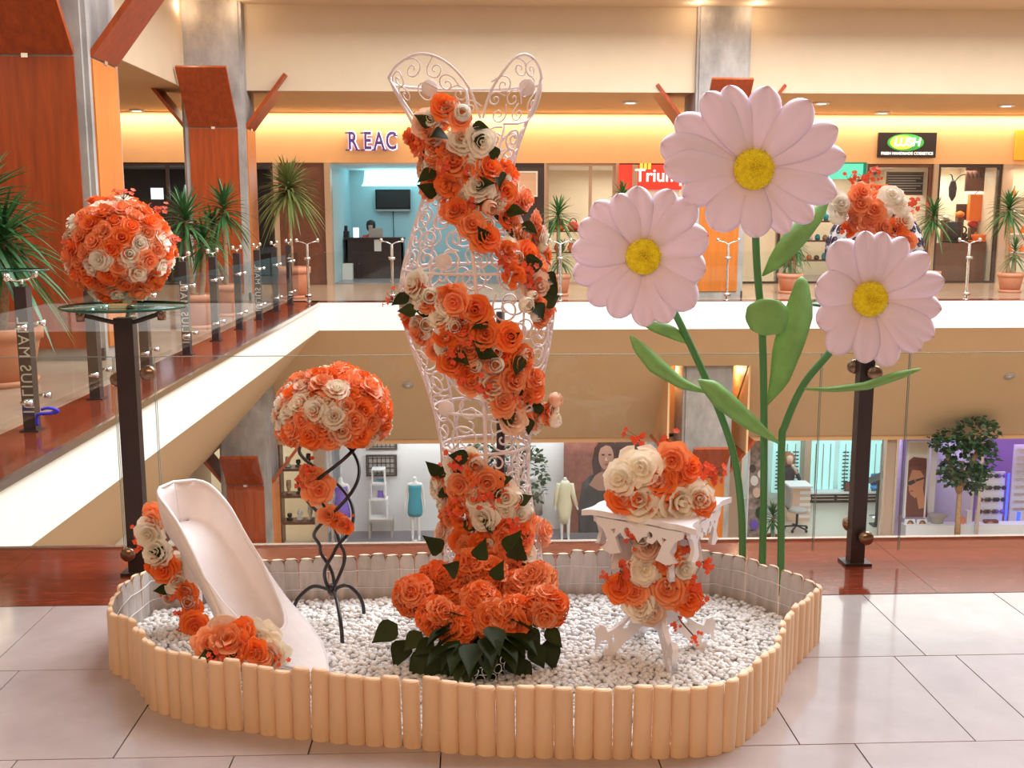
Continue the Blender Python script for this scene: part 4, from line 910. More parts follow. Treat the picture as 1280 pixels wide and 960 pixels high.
# ================================================================== POTTED PLANTS
def strap(a, c, az, el, L_, w, droop):
    d = Vector((math.cos(az)*math.cos(el), math.sin(az)*math.cos(el), math.sin(el))); sd = Vector((-math.sin(az), math.cos(az), 0)); n = 5; vs = []
    for i in range(n+1):
        t = i/n; p = c+d*L_*t+Vector((0, 0, -droop*L_*t*t)); ww = w*(math.sin(PI*(.12+.88*t))**.6 if t < 1 else 0)*(1-.4*t)
        vs += [p-sd*ww, p+Vector((0, 0, -ww*.4)), p+sd*ww]
    a.add(vs, [(3*i+k, 3*i+k+1, 3*i+k+4, 3*i+k+3) for i in range(n) for k in (0, 1)])
def pot_plant(label, loc, pr, ph_, heads, seed, mt='yucca'):
    R.seed(seed); e = empty('potted_yucca', (loc[0], loc[1], 0), label, 'potted plant', 'potted yuccas on the walkways')
    a = MB(); a.lathe([(pr*.70, .03), (pr*.92, ph_*.78), (pr*.93, ph_*.8), (pr, ph_*.8), (pr, ph_), (pr*.88, ph_), (pr*.86, ph_*.86)], 24, (loc[0], loc[1], 0), capt=False); part('pot', a, 'terracotta', e)
    a = MB(); a.lathe([(pr*.8, 0), (pr*.86, .06), (pr*.8, .06), (pr*.7, .03)], 24, (loc[0], loc[1], 0), capt=False); part('saucer', a, 'terracotta', e)
    a = MB(); a.lathe([(pr*.86, ph_*.84), (pr*.86, ph_*.87)], 20, (loc[0], loc[1], 0)); part('soil', a, 'soil', e)
    for dx, dy, h, L_, n in heads:
        c = Vector((loc[0]+dx, loc[1]+dy, h)); b = Vector((loc[0]+dx*.35, loc[1]+dy*.3, ph_*.85))
        a = MB(); a.tube(smoothpoly([b, (b*2+c)/3+Vector((dx*.2, 0, 0)), c], 4, False), [.045]*5+[.04]*3+[.03], 7); part('trunk', a, 'trunk', e)
        a = MB(); a.smooth = True
        n = int(n*1.7)
        for i in range(n):
            t = i/n; strap(a, c+Vector((0, 0, -.14+.28*t)), i*2.4+R.uniform(-.3, .3), -.5+1.75*t+R.uniform(-.15, .15), L_*R.uniform(.8, 1.1)*(1-.25*t), .026*(L_/.6)**.5, .55*(1-t)+.12)
        o = part('foliage', a, mt, e)
    return e
mat('yucca_pale', (.17, .21, .06), .45, trans=.2)
pot_plant('large potted yucca at the railing beside the nearest timber column', (-4.55, 10.1), .42, .56, [(-.12, 0, 1.65, .95, 80), (.14, -.05, 1.35, .8, 60)], 61)
pot_plant('potted yucca with two heads, first behind the rose ball on the left walkway', (-3.95, 15.2), .26, .50, [(-.12, 0, 1.55, .65, 50), (.1, .1, 1.25, .5, 36)], 62)
pot_plant('potted yucca with a bare trunk, second behind the rose ball on the left walkway', (-3.98, 17.1), .26, .52, [(.02, 0, 1.72, .62, 50), (-.2, .1, 1.4, .5, 36)], 63)
pot_plant('potted ponytail palm with thin drooping leaves beside the reception doorway', (-3.55, 20.95), .36, .62, [(-.02, 0, 2.15, .85, 110)], 64, 'yucca_pale')
p5 = at(699, 372, 21.3); pot_plant('potted yucca with two tiers of leaves in front of the lingerie shop', (p5.x, 21.3), .24, .45, [(-.03, 0, 1.62, .55, 50), (.02, -.05, .8, .42, 36)], 65)
p6 = at(987, 365, 21.8); pot_plant('low potted yucca in front of the soap shop behind the tallest daisy leaf', (p6.x, 21.8), .27, .42, [(.1, 0, 1.0, .45, 40), (.0, .1, .7, .4, 30)], 66)
p7 = at(1262, 366, 21.9); pot_plant('potted yucca with large crown beside the display window with paper teacups', (p7.x, 21.9), .27, .42, [(-.15, 0, 1.75, .6, 60), (.05, 0, .85, .4, 30)], 67)
p8 = at(1160, 362, 22.6); pot_plant('potted yucca in front of the window with the black menu board', (p8.x, 22.6), .25, .42, [(.02, 0, 1.6, .58, 56)], 68)
p9 = at(776, 362, 22.8); pot_plant('potted yucca in front of the red shop sign', (p9.x, 22.8), .25, .42, [(0, 0, 2.0, .5, 40)], 69)
# ================================================================== SHOPS
SYU = 25.0
mat('room_dark', (.05, .035, .035), .6); mat('room_teal', (.52, .72, .76), .6); mat('room_white', (.86, .85, .85), .6); mat('room_cream', (.80, .72, .58), .6)
mat('room_purple', (.42, .26, .62), .6); mat('shop_floor', (.30, .28, .30), .25); mat('shop_floor_light', (.62, .52, .42), .3); mat('grey_floor', (.22, .20, .22), .5)
mat('brown_wood', (.16, .06, .035), .4, var=.2, scale=4); mat('desk_dark', (.035, .02, .02), .35); mat('teal_glow', (.45, .9, .95), .5, emit=1.6); mat('cyan_panel', (.48, .86, .83), .5, emit=.55)
mat('screen_black', (.012, .012, .016), .15); mat('screen_lit', (.75, .85, 1), .4, emit=1.5); mat('paper', (.85, .83, .8), .7); mat('paper_warm', (.80, .55, .40), .7)
mat('sign_red', (.85, .05, .03), .4, emit=.45); mat('sign_black', (.022, .012, .014), .35); mat('sign_white', (.95, .95, .95), .4, emit=.8); mat('sign_green', (.05, .45, .08), .4, emit=.35); mat('sign_yellow', (.75, .75, .1), .4, emit=.4)
mat('letter_purple', (.12, .07, .25), .3, .3); mat('letter_halo', (.75, .65, 1), .4, emit=1.6); mat('black', (.015, .012, .012), .5); mat('red_cloth', (.75, .06, .05), .6); mat('hair_black', (.02, .015, .015), .6); mat('hair_red', (.30, .10, .04), .6)
mat('orange_paper', (.90, .20, .02), .6); mat('purple_dress', (.22, .12, .60), .6); mat('teal_dress', (.03, .38, .52), .5); mat('cream_dress', (.86, .82, .58), .6); mat('mannequin', (.88, .86, .84), .4); mat('dress_black', (.03, .03, .04), .6)
mat('poster_rust', (.32, .12, .09), .6, var=.5, scale=2.5); mat('poster_skin', (.48, .26, .19), .6); mat('poster_hair', (.055, .025, .02), .6); mat('poster_dress', (.06, .07, .08), .6, var=.4, scale=4); mat('poster_lips', (.45, .06, .06), .5)
mat('blue_neon', (.02, .05, 1), .4, emit=3, ecol=(.03, .06, 1)); mat('cyan_neon', (.1, .8, 1), .4, emit=3.5, ecol=(.08, .75, 1)); mat('blue_plastic', (.03, .22, .50), .4); mat('grey_plastic', (.42, .38, .35), .5); mat('foliage', (.035, .10, .03), .5, trans=.2); mat('glasses_black', (.02, .02, .025), .3)
mat('amber_panel', (.85, .38, .03), .5, emit=.25); mat('teal_sign', (.1, .65, .5), .5, emit=.5); mat('goods', (.6, .35, .2), .6, var=.6, scale=12)
def room(n, x0, x1, y0, y1, z0, z1, wm, fm_, energy, col, lz=.12):
    a = MB(); t = .06
    a.box(x0-t, x0, y0, y1, z0, z1); struct('wall_shop_side_%d' % n, a, wm)
    a = MB(); a.box(x1, x1+t, y0, y1, z0, z1); struct('wall_shop_end_%d' % n, a, wm)
    a = MB(); a.box(x0, x1, y1, y1+t, z0, z1); struct('wall_shop_back_%d' % n, a, wm)
    a = MB(); a.box(x0, x1, y0+.02, y1, z0+.002, z0+.012); struct('floor_shop_%d' % n, a, fm_)
    a = MB(); a.box(x0, x1, y0, y1, z1, z1+t); struct('ceiling_shop_%d' % n, a, 'room_white')
    area('shop_ceiling_lamp', ((x0+x1)/2, (y0+y1)/2, z1-lz), (0, 0, 0), (x1-x0)*.7, (y1-y0)*.6, energy, col)
def box_thing(name, x0, x1, y0, y1, z0, z1, m, label, cat, group=None):
    a = MB(); a.box(x0, x1, y0, y1, z0, z1); return single(name, a, m, ((x0+x1)/2, (y0+y1)/2, z0), label, cat, group)
def rect(px0, py0, px1, py1, Y): A, B = at(px0, py1, Y), at(px1, py0, Y); return A.x, B.x, A.z, B.z
def framed(name, label, cat, px0, py0, px1, py1, Y, fm_, im, fw=.05, group=None, depth=.05):
    x0, x1, z0, z1 = rect(px0, py0, px1, py1, Y); e = empty(name, ((x0+x1)/2, Y, z0), label, cat, group)
    a = MB(); a.box(x0, x1, Y-depth, Y, z0, z0+fw); a.box(x0, x1, Y-depth, Y, z1-fw, z1); a.box(x0, x0+fw, Y-depth, Y, z0+fw, z1-fw); a.box(x1-fw, x1, Y-depth, Y, z0+fw, z1-fw); part('frame', a, fm_, e)
    a = MB(); a.box(x0+fw, x1-fw, Y-depth*.6, Y, z0+fw, z1-fw); part('picture', a, im, e); return e
def shop_window(n, x0, x1, Y, z0, z1, fm_='dark_frame', mull=(), fw=.07):
    a = MB(); a.box(x0, x1, Y-.04, Y+.04, z1-fw, z1); a.box(x0, x0+fw, Y-.04, Y+.04, z0, z1-fw); a.box(x1-fw, x1, Y-.04, Y+.04, z0, z1-fw); a.box(x0+fw, x1-fw, Y-.04, Y+.04, z0, z0+.05)
    for m_ in mull: a.box(m_-.035, m_+.035, Y-.04, Y+.04, z0+.05, z1-fw)
    o = struct('window_%d' % n, a, fm_); xs_ = [x0+fw]+[v for m_ in mull for v in (m_-.035, m_+.035)]+[x1-fw]
    for i in range(0, len(xs_), 2):
        a = MB(); a.box(xs_[i], xs_[i+1], Y-.006, Y+.006, z0+.05, z1-fw); part('pane', a, 'shop_glass', o)
def body(name, verts, edges, root, m, parent, sub=1, loc=None):
    me = bpy.data.meshes.new(name); me.from_pydata([v[:3] for v in verts], edges, []); o = link(name, me, parent, loc); me.materials.append(MATS[m])
    md = o.modifiers.new('skin', 'SKIN'); md.use_smooth_shade = True
    sk = me.skin_vertices[0].data
    for i, v in enumerate(verts): sk[i].radius = (v[3], v[4] if len(v) > 4 else v[3]); sk[i].use_root = (i == root)
    subsurf(o, sub); return o
# --- upper far wall: lit fascia, passage wall further back at the left
m = MB(); m.box(-9.5, XR, SYU, SYU+.35, 2.85, CZ); fas = struct('wall_shop_fascia', m, 'fascia_orange')
m = MB(); m.box(-16, -9.5, 30, 30.3, 0, CZ); struct('wall_passage', m, 'fascia_orange')
m = MB(); m.box(-9.6, -9.5, SYU, 30, 0, CZ); struct('wall_passage_side', m, 'fascia_orange')
H_ = 2.85
# piers between the shop fronts
m = MB()
for x0, x1 in ((-4.62, -4.50), (.985, 1.04), (1.745, 1.80), (3.44, 3.52), (7.45, 7.55), (9.38, 9.48), (11.10, 11.22), (12.80, 13.05)): m.box(x0, x1, SYU, SYU+.3, 0, H_)
struct('wall_shop_piers', m, 'tan_frame')
m = MB(); m.box(-4.5, -3.42, SYU+.02, SYU+.2, 0, H_); struct('wall_dark_panel', m, 'brown_wood')
m = MB(); m.box(1.04, 1.745, SYU+.02, SYU+.2, 0, H_); struct('wall_dark_pier', m, 'room_dark')
room(1, -9.44, -4.68, SYU+.35, 28.5, 0, H_, 'room_dark', 'shop_floor', 12, COOL)
shop_window(1, -9.4, -4.62, SYU+.1, 0, H_, 'dark_frame', (-7.08, -5.9))
for i, (px, py, w, h) in enumerate(((196, 242, 14, 14), (238, 236, 12, 10))):
    x0, x1, z0, z1 = rect(px-w/2, py-h/2, px+w/2, py+h/2, 26.2); box_thing('lit_monitor', x0, x1, 26.2, 26.26, rect(0, 0, 10, 249, 26.2)[2], z1, 'screen_lit', ('lit monitor in the dark shop window beside the corner column', 'smaller lit monitor in the dark shop window behind the yuccas')[i], 'monitor')
box_thing('window_counter', -8.2, -6.0, 26.1, 26.5, .012, rect(0, 0, 10, 249, 26.2)[2]-.0, 'room_dark', 'tall dark counter carrying lit monitors in the dark shop window', 'counter')
# reception shop
room(2, -3.30, .92, SYU+.35, 29.2, 0, H_, 'room_teal', 'shop_floor', 27, (.62, .92, 1))
a = MB(); a.box(-3.42, -3.28, SYU-.06, SYU+.3, 0, H_); struct('door_1', a, 'tan_frame')
BW = 29.15
x0, x1, z0, z1 = rect(452, 205, 545, 232, 28.2)
a = MB(); pts = [(28.2+.9*math.sin(t*PI/2/6), z0+.55*(1-math.cos(t*PI/2/6))) for t in range(7)]
a.add([(x, y, z) for y, z in pts for x in (x0, x1)], [(2*i, 2*i+1, 2*i+3, 2*i+2) for i in range(6)]); o = single('light_cove', a, 'teal_glow', ((x0+x1)/2, 28.2, z0), 'curved glowing ceiling cove above the reception television', 'ceiling light'); solid(o, .03)
x0, x1, z0, z1 = rect(470, 237, 513, 264, BW); tv = empty('television', ((x0+x1)/2, BW-.1, z0), 'black wall television above the reception desk', 'television')
a = MB(); a.box(x0, x1, BW-.10, BW+.045, z0, z1); part('bezel', a, 'screen_black', tv); a = MB(); a.box(x0+.04, x1-.04, BW-.106, BW-.10, z0+.10, z1-.04); part('screen', a, 'black', tv); a = MB(); a.box(x0, x1, BW-.11, BW-.1, z0, z0+.05); part('speaker_bar', a, 'grey_plastic', tv); a = MB(); a.tube([((x0+x1)/2, BW-.03, z0), ((x0+x1)/2, BW-.03, .9)], .012, 5); part('cable', a, 'black', tv)
DKY = 27.2; x0, x1, z0, z1 = rect(431, 297, 505, 340, DKY); dk = empty('reception_desk', ((x0+x1)/2, DKY, 0.01), 'dark reception desk inside the teal lit shop', 'desk')
a = MB(); a.box(x0, x1, DKY, DKY+.7, z1-.05, z1); part('desk_top', a, 'desk_dark', dk); a = MB(); a.box(x0+.03, x1-.03, DKY+.05, DKY+.10, .02, z1-.05); part('front_panel', a, 'desk_dark', dk)
for xx in (x0+.03, x1-.08): a = MB(); a.box(xx, xx+.05, DKY+.05, DKY+.65, .012, z1-.05); part('desk_leg', a, 'desk_dark', dk)
dz = z1
lx = at(470, 295, DKY+.2).x; lp = empty('laptop', (lx, DKY+.15, dz), 'open grey laptop on the reception desk', 'laptop'); a = MB(); a.box(lx-.18, lx+.18, DKY+.15, DKY+.4, dz, dz+.02); part('keyboard_base', a, 'grey_plastic', lp); a = MB(); a.box(lx-.18, lx+.18, DKY+.13, DKY+.15, dz, dz+.24); part('lid', a, 'grey_plastic', lp)
x_ = at(472, 305, DKY).x; box_thing('paper_notice', x_-.09, x_+.09, DKY+.03, DKY+.05, dz-.35, dz-.02, 'paper', 'white paper notice hanging on the front of the reception desk', 'notice')
x_ = at(445, 290, DKY+.2).x; box_thing('leaflet_stand', x_-.07, x_+.07, DKY+.2, DKY+.24, dz, dz+.25, 'screen_lit', 'bright upright leaflet stand on the reception desk', 'leaflet stand')
x_ = at(428, 293, DKY+.3).x; pr_ = empty('printer', (x_, DKY+.3, dz), 'black printer at the end of the reception desk', 'printer'); a = MB(); a.box(x_-.16, x_+.16, DKY+.2, DKY+.5, dz, dz+.16); part('body', a, 'black', pr_); a = MB(); a.box(x_-.12, x_+.12, DKY+.4, DKY+.46, dz+.16, dz+.30); part('paper_tray', a, 'black', pr_)
x_ = at(435, 340, 27.0).x; box_thing('waste_box', x_-.13, x_+.13, 26.85, 27.1, .012, .42, 'paper', 'white box on the floor in front of the reception desk', 'box')
# receptionist (seated behind the desk)
px_ = at(464, 290, 28.3).x; pe = empty('person', (px_, 28.3, .012), 'person in a red top with dark hair sitting behind the reception laptop', 'person')
V = [(0, 0, .50, .15), (0, -.02, .75, .14), (0, -.03, 1.0, .16), (0, -.03, 1.12, .07), (0, -.04, 1.20, .06), (0, -.06, 1.33, .095), (-.2, -.03, 1.06, .06), (-.27, -.12, .86, .048), (-.15, -.35, .82, .04), (.2, -.03, 1.06, .06), (.27, -.12, .86, .048), (.15, -.35, .82, .04), (-.1, -.4, .48, .075), (-.1, -.42, .06, .05), (.1, -.4, .48, .075), (.1, -.42, .06, .05)]
body('torso', V, [(0, 1), (1, 2), (2, 3), (3, 4), (4, 5), (2, 6), (6, 7), (7, 8), (2, 9), (9, 10), (10, 11), (0, 12), (12, 13), (0, 14), (14, 15)], 0, 'red_cloth', pe)
a = MB(); a.lathe([(.02, -.12), (.09, -.09), (.105, 0), (.09, .08), (.02, .125)], 12, (px_, 28.235, .012+1.34), sy=1.1); part('head', a, 'skin', pe)
a = MB(); a.lathe([(.07, -.16), (.115, -.10), (.125, .02), (.105, .10), (.02, .145)], 12, (px_, 28.25, .012+1.365)); part('hair', a, 'hair_black', pe)
# lettering over the reception
for ch, px in zip('REAC', (441, 459.5, 474, 489)):
    p = at(px, 177, SYU-.05); me = textmesh(ch, .56, .03, 'letter_purple', bold=.01); me.transform(Matrix.Scale(.66, 4, (1, 0, 0))); ln = empty('shop_letter', (p.x, SYU-.05, p.z-.22), 'purple letter %s with lilac halo on the fascia over the reception' % ch, 'sign letter', 'shop name letters over the reception')
    o = link('letter_face', me, ln, (0, -.03, .22)); o.rotation_euler = (PI/2, 0, 0)
    me2 = textmesh(ch, .57, .004, 'letter_halo', bold=.028); me2.transform(Matrix.Scale(.68, 4, (1, 0, 0))); o = link('halo', me2, ln, (0, .035, .22)); o.rotation_euler = (PI/2, 0, 0)
    a = MB()   # serifs
    bars = {'R': [(-.2, .2), (-.2, -.2), (.19, -.2)], 'E': [(-.18, .2), (-.18, -.2)], 'A': [(-.21, -.2), (.21, -.2)], 'C': [(.17, .14)]}[ch]
    for bx_, bz_ in bars: a.box(bx_*.6-.05, bx_*.6+.05, -.06, 0, .22+bz_*.97-.015, .22+bz_*.97+.015)
    part('serif', a, 'letter_purple', ln, False)
# dark pier poster
framed('poster', 'pale brown printed poster on the dark pier beside the lingerie shop', 'poster', 647, 214, 672, 246, SYU, 'paper', 'paper_warm', .04)
x0, x1, z0, z1 = rect(653, 248, 668, 254, SYU); box_thing('small_notice', x0, x1, SYU-.03, SYU, z0, z1, 'sign_red', 'small red and white notice under the poster on the dark pier', 'notice')
# lingerie shop
room(3, 1.82, 7.42, SYU+.35, 28.8, 0, H_, 'room_cream', 'shop_floor_light', 95, (1, .90, .74))
shop_window(2, 1.80, 3.44, SYU+.1, 0, H_, 'tan_frame', (2.85,), .06)
shop_window(3, 3.52, 7.45, SYU+.1, 0, H_, 'dark_frame', (4.05,), .06)
x0, x1, z0, z1 = rect(690, 292, 768, 296, 26.4)
for k, zz_ in enumerate((1.25, .72)):
    sh_ = box_thing('display_shelf', 1.83, 4.2, 26.35, 26.75, zz_-.03, zz_, 'brown_wood', ('upper' if k == 0 else 'lower')+' dark shelf carrying red handbags in the lingerie shop', 'shelf')
    for i in range(6):
        bx_ = 2.25+.34*i; hb_ = empty('handbag', (bx_, 26.55, zz_), 'small red and orange handbag on the '+('upper' if k == 0 else 'lower')+' lingerie shop shelf', 'handbag', 'handbags in the lingerie shop')
        a = MB(); a.lathe([(.09, 0), (.14, .06), (.14, .14), (.09, .21), (.03, .23)], 12, (bx_, 26.55, zz_), sy=.7); part('bag_body', a, R.choice(('red_cloth', 'orange_paper', 'rose_coral')), hb_)
        a = MB(); a.tube([(bx_+.09*math.cos(t*PI/6), 26.55, zz_+.19+.12*math.sin(t*PI/6)) for t in range(7)], .012, 5); part('handle', a, 'black', hb_)
x_ = 2.05
for zz_ in (1.25, .72): pass
a = MB(); a.lathe([(.11, 0), (.125, .14), (.09, .24), (.02, .28)], 12, (1.97, 26.5, 1.25)); single('black_hat', a, 'black', (1.97, 26.5, 1.25), 'round black hat on the upper shelf behind the yucca', 'hat')
for i in range(7):
    bx_ = 4.4+.28*i; g_ = empty('hanging_garment', (bx_, 27.2, .9), 'hanging lingerie garment on the shop rail', 'garment', 'garments on the lingerie rail'); a = MB(); a.grid(lambda u, v: Vector((bx_+(u-.5)*.2*(1-.4*v)+.01, 27.2+.03*math.sin(u*9), .9+v*.75)), 5, 5); o = part('cloth', a, R.choice(('red_cloth', 'paper_warm', 'black', 'paper')), g_); solid(o, .015)
a = MB(); a.tube([(4.2, 27.2, 1.68), (6.6, 27.2, 1.68)], .015, 6); a.tube([(4.2, 27.2, .012), (4.2, 27.2, 1.68)], .015, 6); a.tube([(6.6, 27.2, .012), (6.6, 27.2, 1.68)], .015, 6); single('clothes_rail', a, 'steel', (5.4, 27.2, .012), 'steel clothes rail inside the lingerie shop', 'clothes rail')
# red shop sign
def sign_board(label, px0, py0, px1, py1, Y, m_):
    x0, x1, z0, z1 = rect(px0, py0, px1, py1, Y); e = empty('shop_sign', ((x0+x1)/2, Y, z0), label, 'sign'); a = MB(); a.box(x0, x1, Y-.06, Y, z0, z1); part('sign_panel', a, m_, e); return e, x0, x1, z0, z1
e, x0, x1, z0, z1 = sign_board('red shop sign with white lettering beside the orange clad column', 773, 206, 852, 237, SYU-.02, 'sign_red')
me = textmesh('Triumph', .42, .01, 'sign_white', bold=.006); p = at(832, 220, SYU-.09); o = link('lettering', me, e, (p.x-e.location.x, -.07, p.z-z0)); o.rotation_euler = (PI/2, 0, 0)
a = MB(); q = at(793, 220, SYU); a.box(q.x-.06, q.x+.06, SYU-.1, SYU-.02, z0, z1); part('mullion', a, 'tan_frame', e)
for i in range(3): a = MB(); q = at(801+5*i, 208, SYU); a.box(q.x-.035, q.x+.035, SYU-.1, SYU-.08, q.z-.07, q.z+.07); part('price_tag', a, 'sign_yellow', e)
x0, x1, z0, z1 = rect(790, 237, 849, 252, SYU); box_thing('window_blind', x0, x1, SYU-.02, SYU+.02, z0, z1, 'paper', 'cream blind below the red shop sign', 'blind')
# soap shop, teal sign, black menu board
room(4, 7.58, 11.10, SYU+.35, 28.6, 0, H_, 'room_cream', 'shop_floor', 70, (1, .85, .65))
shop_window(4, 7.55, 9.38, SYU+.1, 0, H_, 'dark_frame', (), .08); shop_window(5, 9.48, 11.10, SYU+.1, 0, H_, 'brown_wood', (), .08)
x0, x1, z0, z1 = rect(1032, 203, 1083, 224, SYU+.05); box_thing('window_banner', x0, x1, SYU+.0, SYU+.04, z0, z1, 'teal_sign', 'turquoise banner in the soap shop window behind the scrolled egg', 'banner')
bd = framed('menu_board', 'black chalk menu board inside the soap shop window', 'board', 1106, 215, 1161, 244, 25.6, 'brown_wood', 'sign_black', .04)
for i in range(7):
    a = MB(); x0, x1, z0, z1 = rect(1110, 219+3.2*i, 1157-6*(i % 3), 220+3.2*i, 25.54); a.box(x0, x1, 25.54, 25.55, z0, z1); part('chalk_line', a, 'grey_plastic', bd)
for k in range(3):
    zz_ = .5+.5*k; sf = empty('display_shelf', (9.2, 26.9, zz_), ('lowest', 'middle', 'top')[k]+' dark shelf of small soap goods inside the soap shop', 'shelf'); a = MB(); a.box(7.59, 11.09, 26.75, 27.15, zz_-.04, zz_); part('board', a, 'brown_wood', sf)
    for i in range(14):
        bx_ = 8.0+.2*i; h = R.uniform(.1, .28); a = MB(); a.lathe([(.06, 0), (.075, h*.5), (.05, h*.9), (.02, h)], 8, (bx_, 26.95, zz_)); single('soap_jar', a, R.choice(('goods', 'paper', 'orange_paper', 'teal_dress', 'brown_wood')), (bx_, 26.95, zz_), 'small jar standing on the %s soap shop shelf' % ('lowest', 'middle', 'top')[k], 'jar', 'jars in the soap shop')
e, x0, x1, z0, z1 = sign_board('black shop sign with green oval and white lettering on the fascia', 1096, 166, 1170, 197, SYU-.02, 'sign_black')
cx_, cz_ = (x0+x1)/2-.05, z0+(z1-z0)*.60
for k, (rx, rz, dy, m_) in enumerate(((.44, .20, -.075, 'sign_green'), (.30, .165, -.082, 'sign_yellow'))):
    a = MB(); a.prism([(cx_-.08*k+rx*math.cos(2*PI*i/28), SYU-.02+dy, cz_+rz*math.sin(2*PI*i/28)) for i in range(28)], (0, .012, 0)); part('oval', a, m_, e)
me = textmesh('LUSH', .27, .006, 'sign_white', shear=.15, bold=.008); o = link('lettering', me, e, (cx_+.02-e.location.x, -.10, cz_-z0)); o.rotation_euler = (PI/2, 0, 0)
me = textmesh('FRESH HANDMADE COSMETICS', .088, .004, 'sign_white', bold=.003); o = link('small_lettering', me, e, (0, -.07, (z1-z0)*.16)); o.rotation_euler = (PI/2, 0, 0); o['kind'] = 'stuff'
# display window with paper teacups
room(5, 11.22, 12.80, SYU+.35, 27.2, 0, H_, 'room_cream', 'shop_floor', 45, (1, .88, .7))
shop_window(6, 11.22, 12.80, SYU+.1, 0, H_, 'dark_frame', (), .08)
WYD = 25.9
bd = framed('window_poster', 'dark square poster with black strokes hanging in the teacup window', 'poster', 1205, 206, 1231, 239, WYD, 'brown_wood', 'brown_wood', .03)
x0, x1, z0, z1 = rect(1205, 206, 1231, 239, WYD)
for k in range(4): a = MB(); a.tube([(x0+.1+.1*k, WYD-.05, z0+.32), (x0+.06+.1*k, WYD-.05, z0+.48)], .014, 4); part('dark_stroke', a, 'black', bd)
p = at(1191, 235, WYD); e = empty('dragonfly_ornament', (p.x, WYD, p.z-.4), 'dark dragonfly ornament beside the poster in the teacup window', 'ornament')
a = MB(); a.lathe([(.02, -.32), (.09, -.2), (.11, 0), (.07, .15), (.02, .22)], 10, p, sy=.4); part('body', a, 'sign_black', e)
for sx_ in (-1, 1): a = MB(); a.tube(smoothpoly([p+Vector((0, 0, .1)), p+Vector((.1*sx_+.06, 0, .3)), p+Vector((.22*sx_+.12, 0, .34))], 4, False), .018, 5); part('antenna', a, 'sign_black', e)
PT = at(1192, 302, 25.75).z-.03; a = MB(); a.box(11.3, 12.75, 25.5, 26.3, .012, PT); single('display_plinth', a, 'brown_wood', (12, 25.9, .012), 'brown display plinth in the teacup window', 'plinth')
def teacup(px, py, w, h, m_, label):
    p = at(px, py, 25.75); p.z = PT+.03; e = empty('paper_teacup', (p.x, 25.75, p.z), label, 'teacup'); r = w/2*25.75/F; hh = h*25.75/F
    a = MB(); a.lathe([(r*.55, 0), (r*.85, hh*.35), (r, hh*.95), (r*.9, hh)], 16, p, sy=.6); part('cup', a, m_, e)
    a = MB(); a.lathe([(r*.5, -.03), (r*1.25, .0), (r*1.3, .03), (r*.5, .01)], 16, p, sy=.6); part('saucer', a, m_, e)
    a = MB(); a.tube([p+Vector((r*.95+.10*math.sin(t*PI/6), 0, hh*.75-.09+.09*math.cos(t*PI/6)*1.0)) for t in range(7)], .02, 5); part('handle', a, m_, e)
teacup(1192, 302, 22, 25, 'sign_black', 'large dark paper teacup in the display window'); teacup(1224, 304, 22, 9, 'orange_paper', 'orange paper teacup in the display window')
x0, x1, z0, z1 = rect(1210, 243, 1234, 276, 26.0); e = empty('paper_gift_bag', ((x0+x1)/2, 26.0, z0), 'tall orange paper bag above the orange teacup', 'paper bag'); a = MB(); a.box(x0, x1, 25.95, 26.1, z0, z1); part('bag', a, 'orange_paper', e); a = MB(); a.tube([(x0+.1+.05*t, 25.95, z1+.1*math.sin(t*PI/6)) for t in range(7)], .012, 5); part('handle', a, 'red_cloth', e)
x0, x1, z0, z1 = rect(1195, 255, 1252, 275, 26.25); box_thing('display_frieze', x0, x1, 26.25, 26.3, z0, z1, 'dark_frame', 'dark lettered frieze behind the paper teacups', 'frieze')
for i, (px, py, s, m_) in enumerate(((1200, 268, .11, 'orange_paper'), (1216, 280, .13, 'red_cloth'), (1219, 292, .10, 'rose_coral'), (1205, 294, .09, 'foliage'), (1182, 272, .09, 'paper'))):
    p = at(px, py, 26.17)
    if p.z-s*.7 > PT+.05: box_thing('display_riser', p.x-.08, p.x+.08, 26.10, 26.24, PT, p.z-s*.7, 'brown_wood', 'brown riser block under the %s paper fruit' % ('amber', 'red', 'coral', 'green', 'white')[i], 'riser')
    else: p.z = PT+s*.7
    a = MB(); a.lathe([(s*.5, -s*.7), (s, -s*.2), (s*.9, s*.4), (s*.2, s*.75)], 10, p); single('paper_fruit', a, m_, (p.x, p.y, p.z-s*.7), '%s paper fruit among the teacups' % ('amber', 'red', 'coral', 'green', 'white')[i], 'ornament')
# last shop with cream shelving
m = MB(); m.box(13.05, XR, SYU+.3, SYU+.4, 0, H_); struct('wall_cream_shop', m, 'room_cream')
area('cream_shop_lamp', (13.8, SYU-.2, 2.7), (math.radians(10), 0, 0), 1.5, .3, 14, WARM2)
for i in range(4):
    zz_ = .75+.45*i; a = MB(); a.box(13.1, 15, SYU+.1, SYU+.3, zz_-.03, zz_); single('wall_shelf', a, 'room_white', (14, SYU+.2, zz_-.03), '%s narrow white shelf of the cream shop front' % ('lowest', 'second', 'third', 'top')[i], 'shelf')
    for k in range(5): a = MB(); a.lathe([(.05, 0), (.055, .1), (.02, .14), (.02, .18)], 8, (13.2+.3*k, SYU+.2, zz_)); single('cosmetic_bottle', a, R.choice(('orange_paper', 'paper', 'goods')), (13.2+.3*k, SYU+.2, zz_), 'small bottle on the %s shelf of the cream shop front' % ('lowest', 'second', 'third', 'top')[i], 'bottle', 'bottles of the cream shop front')
x0, x1, z0, z1 = rect(1267, 163, 1330, 200, SYU-.02); box_thing('amber_sign', x0, x1, SYU-.08, SYU-.01, z0, z1, 'amber_panel', 'plain amber sign panel on the fascia beyond the black shop sign', 'sign')
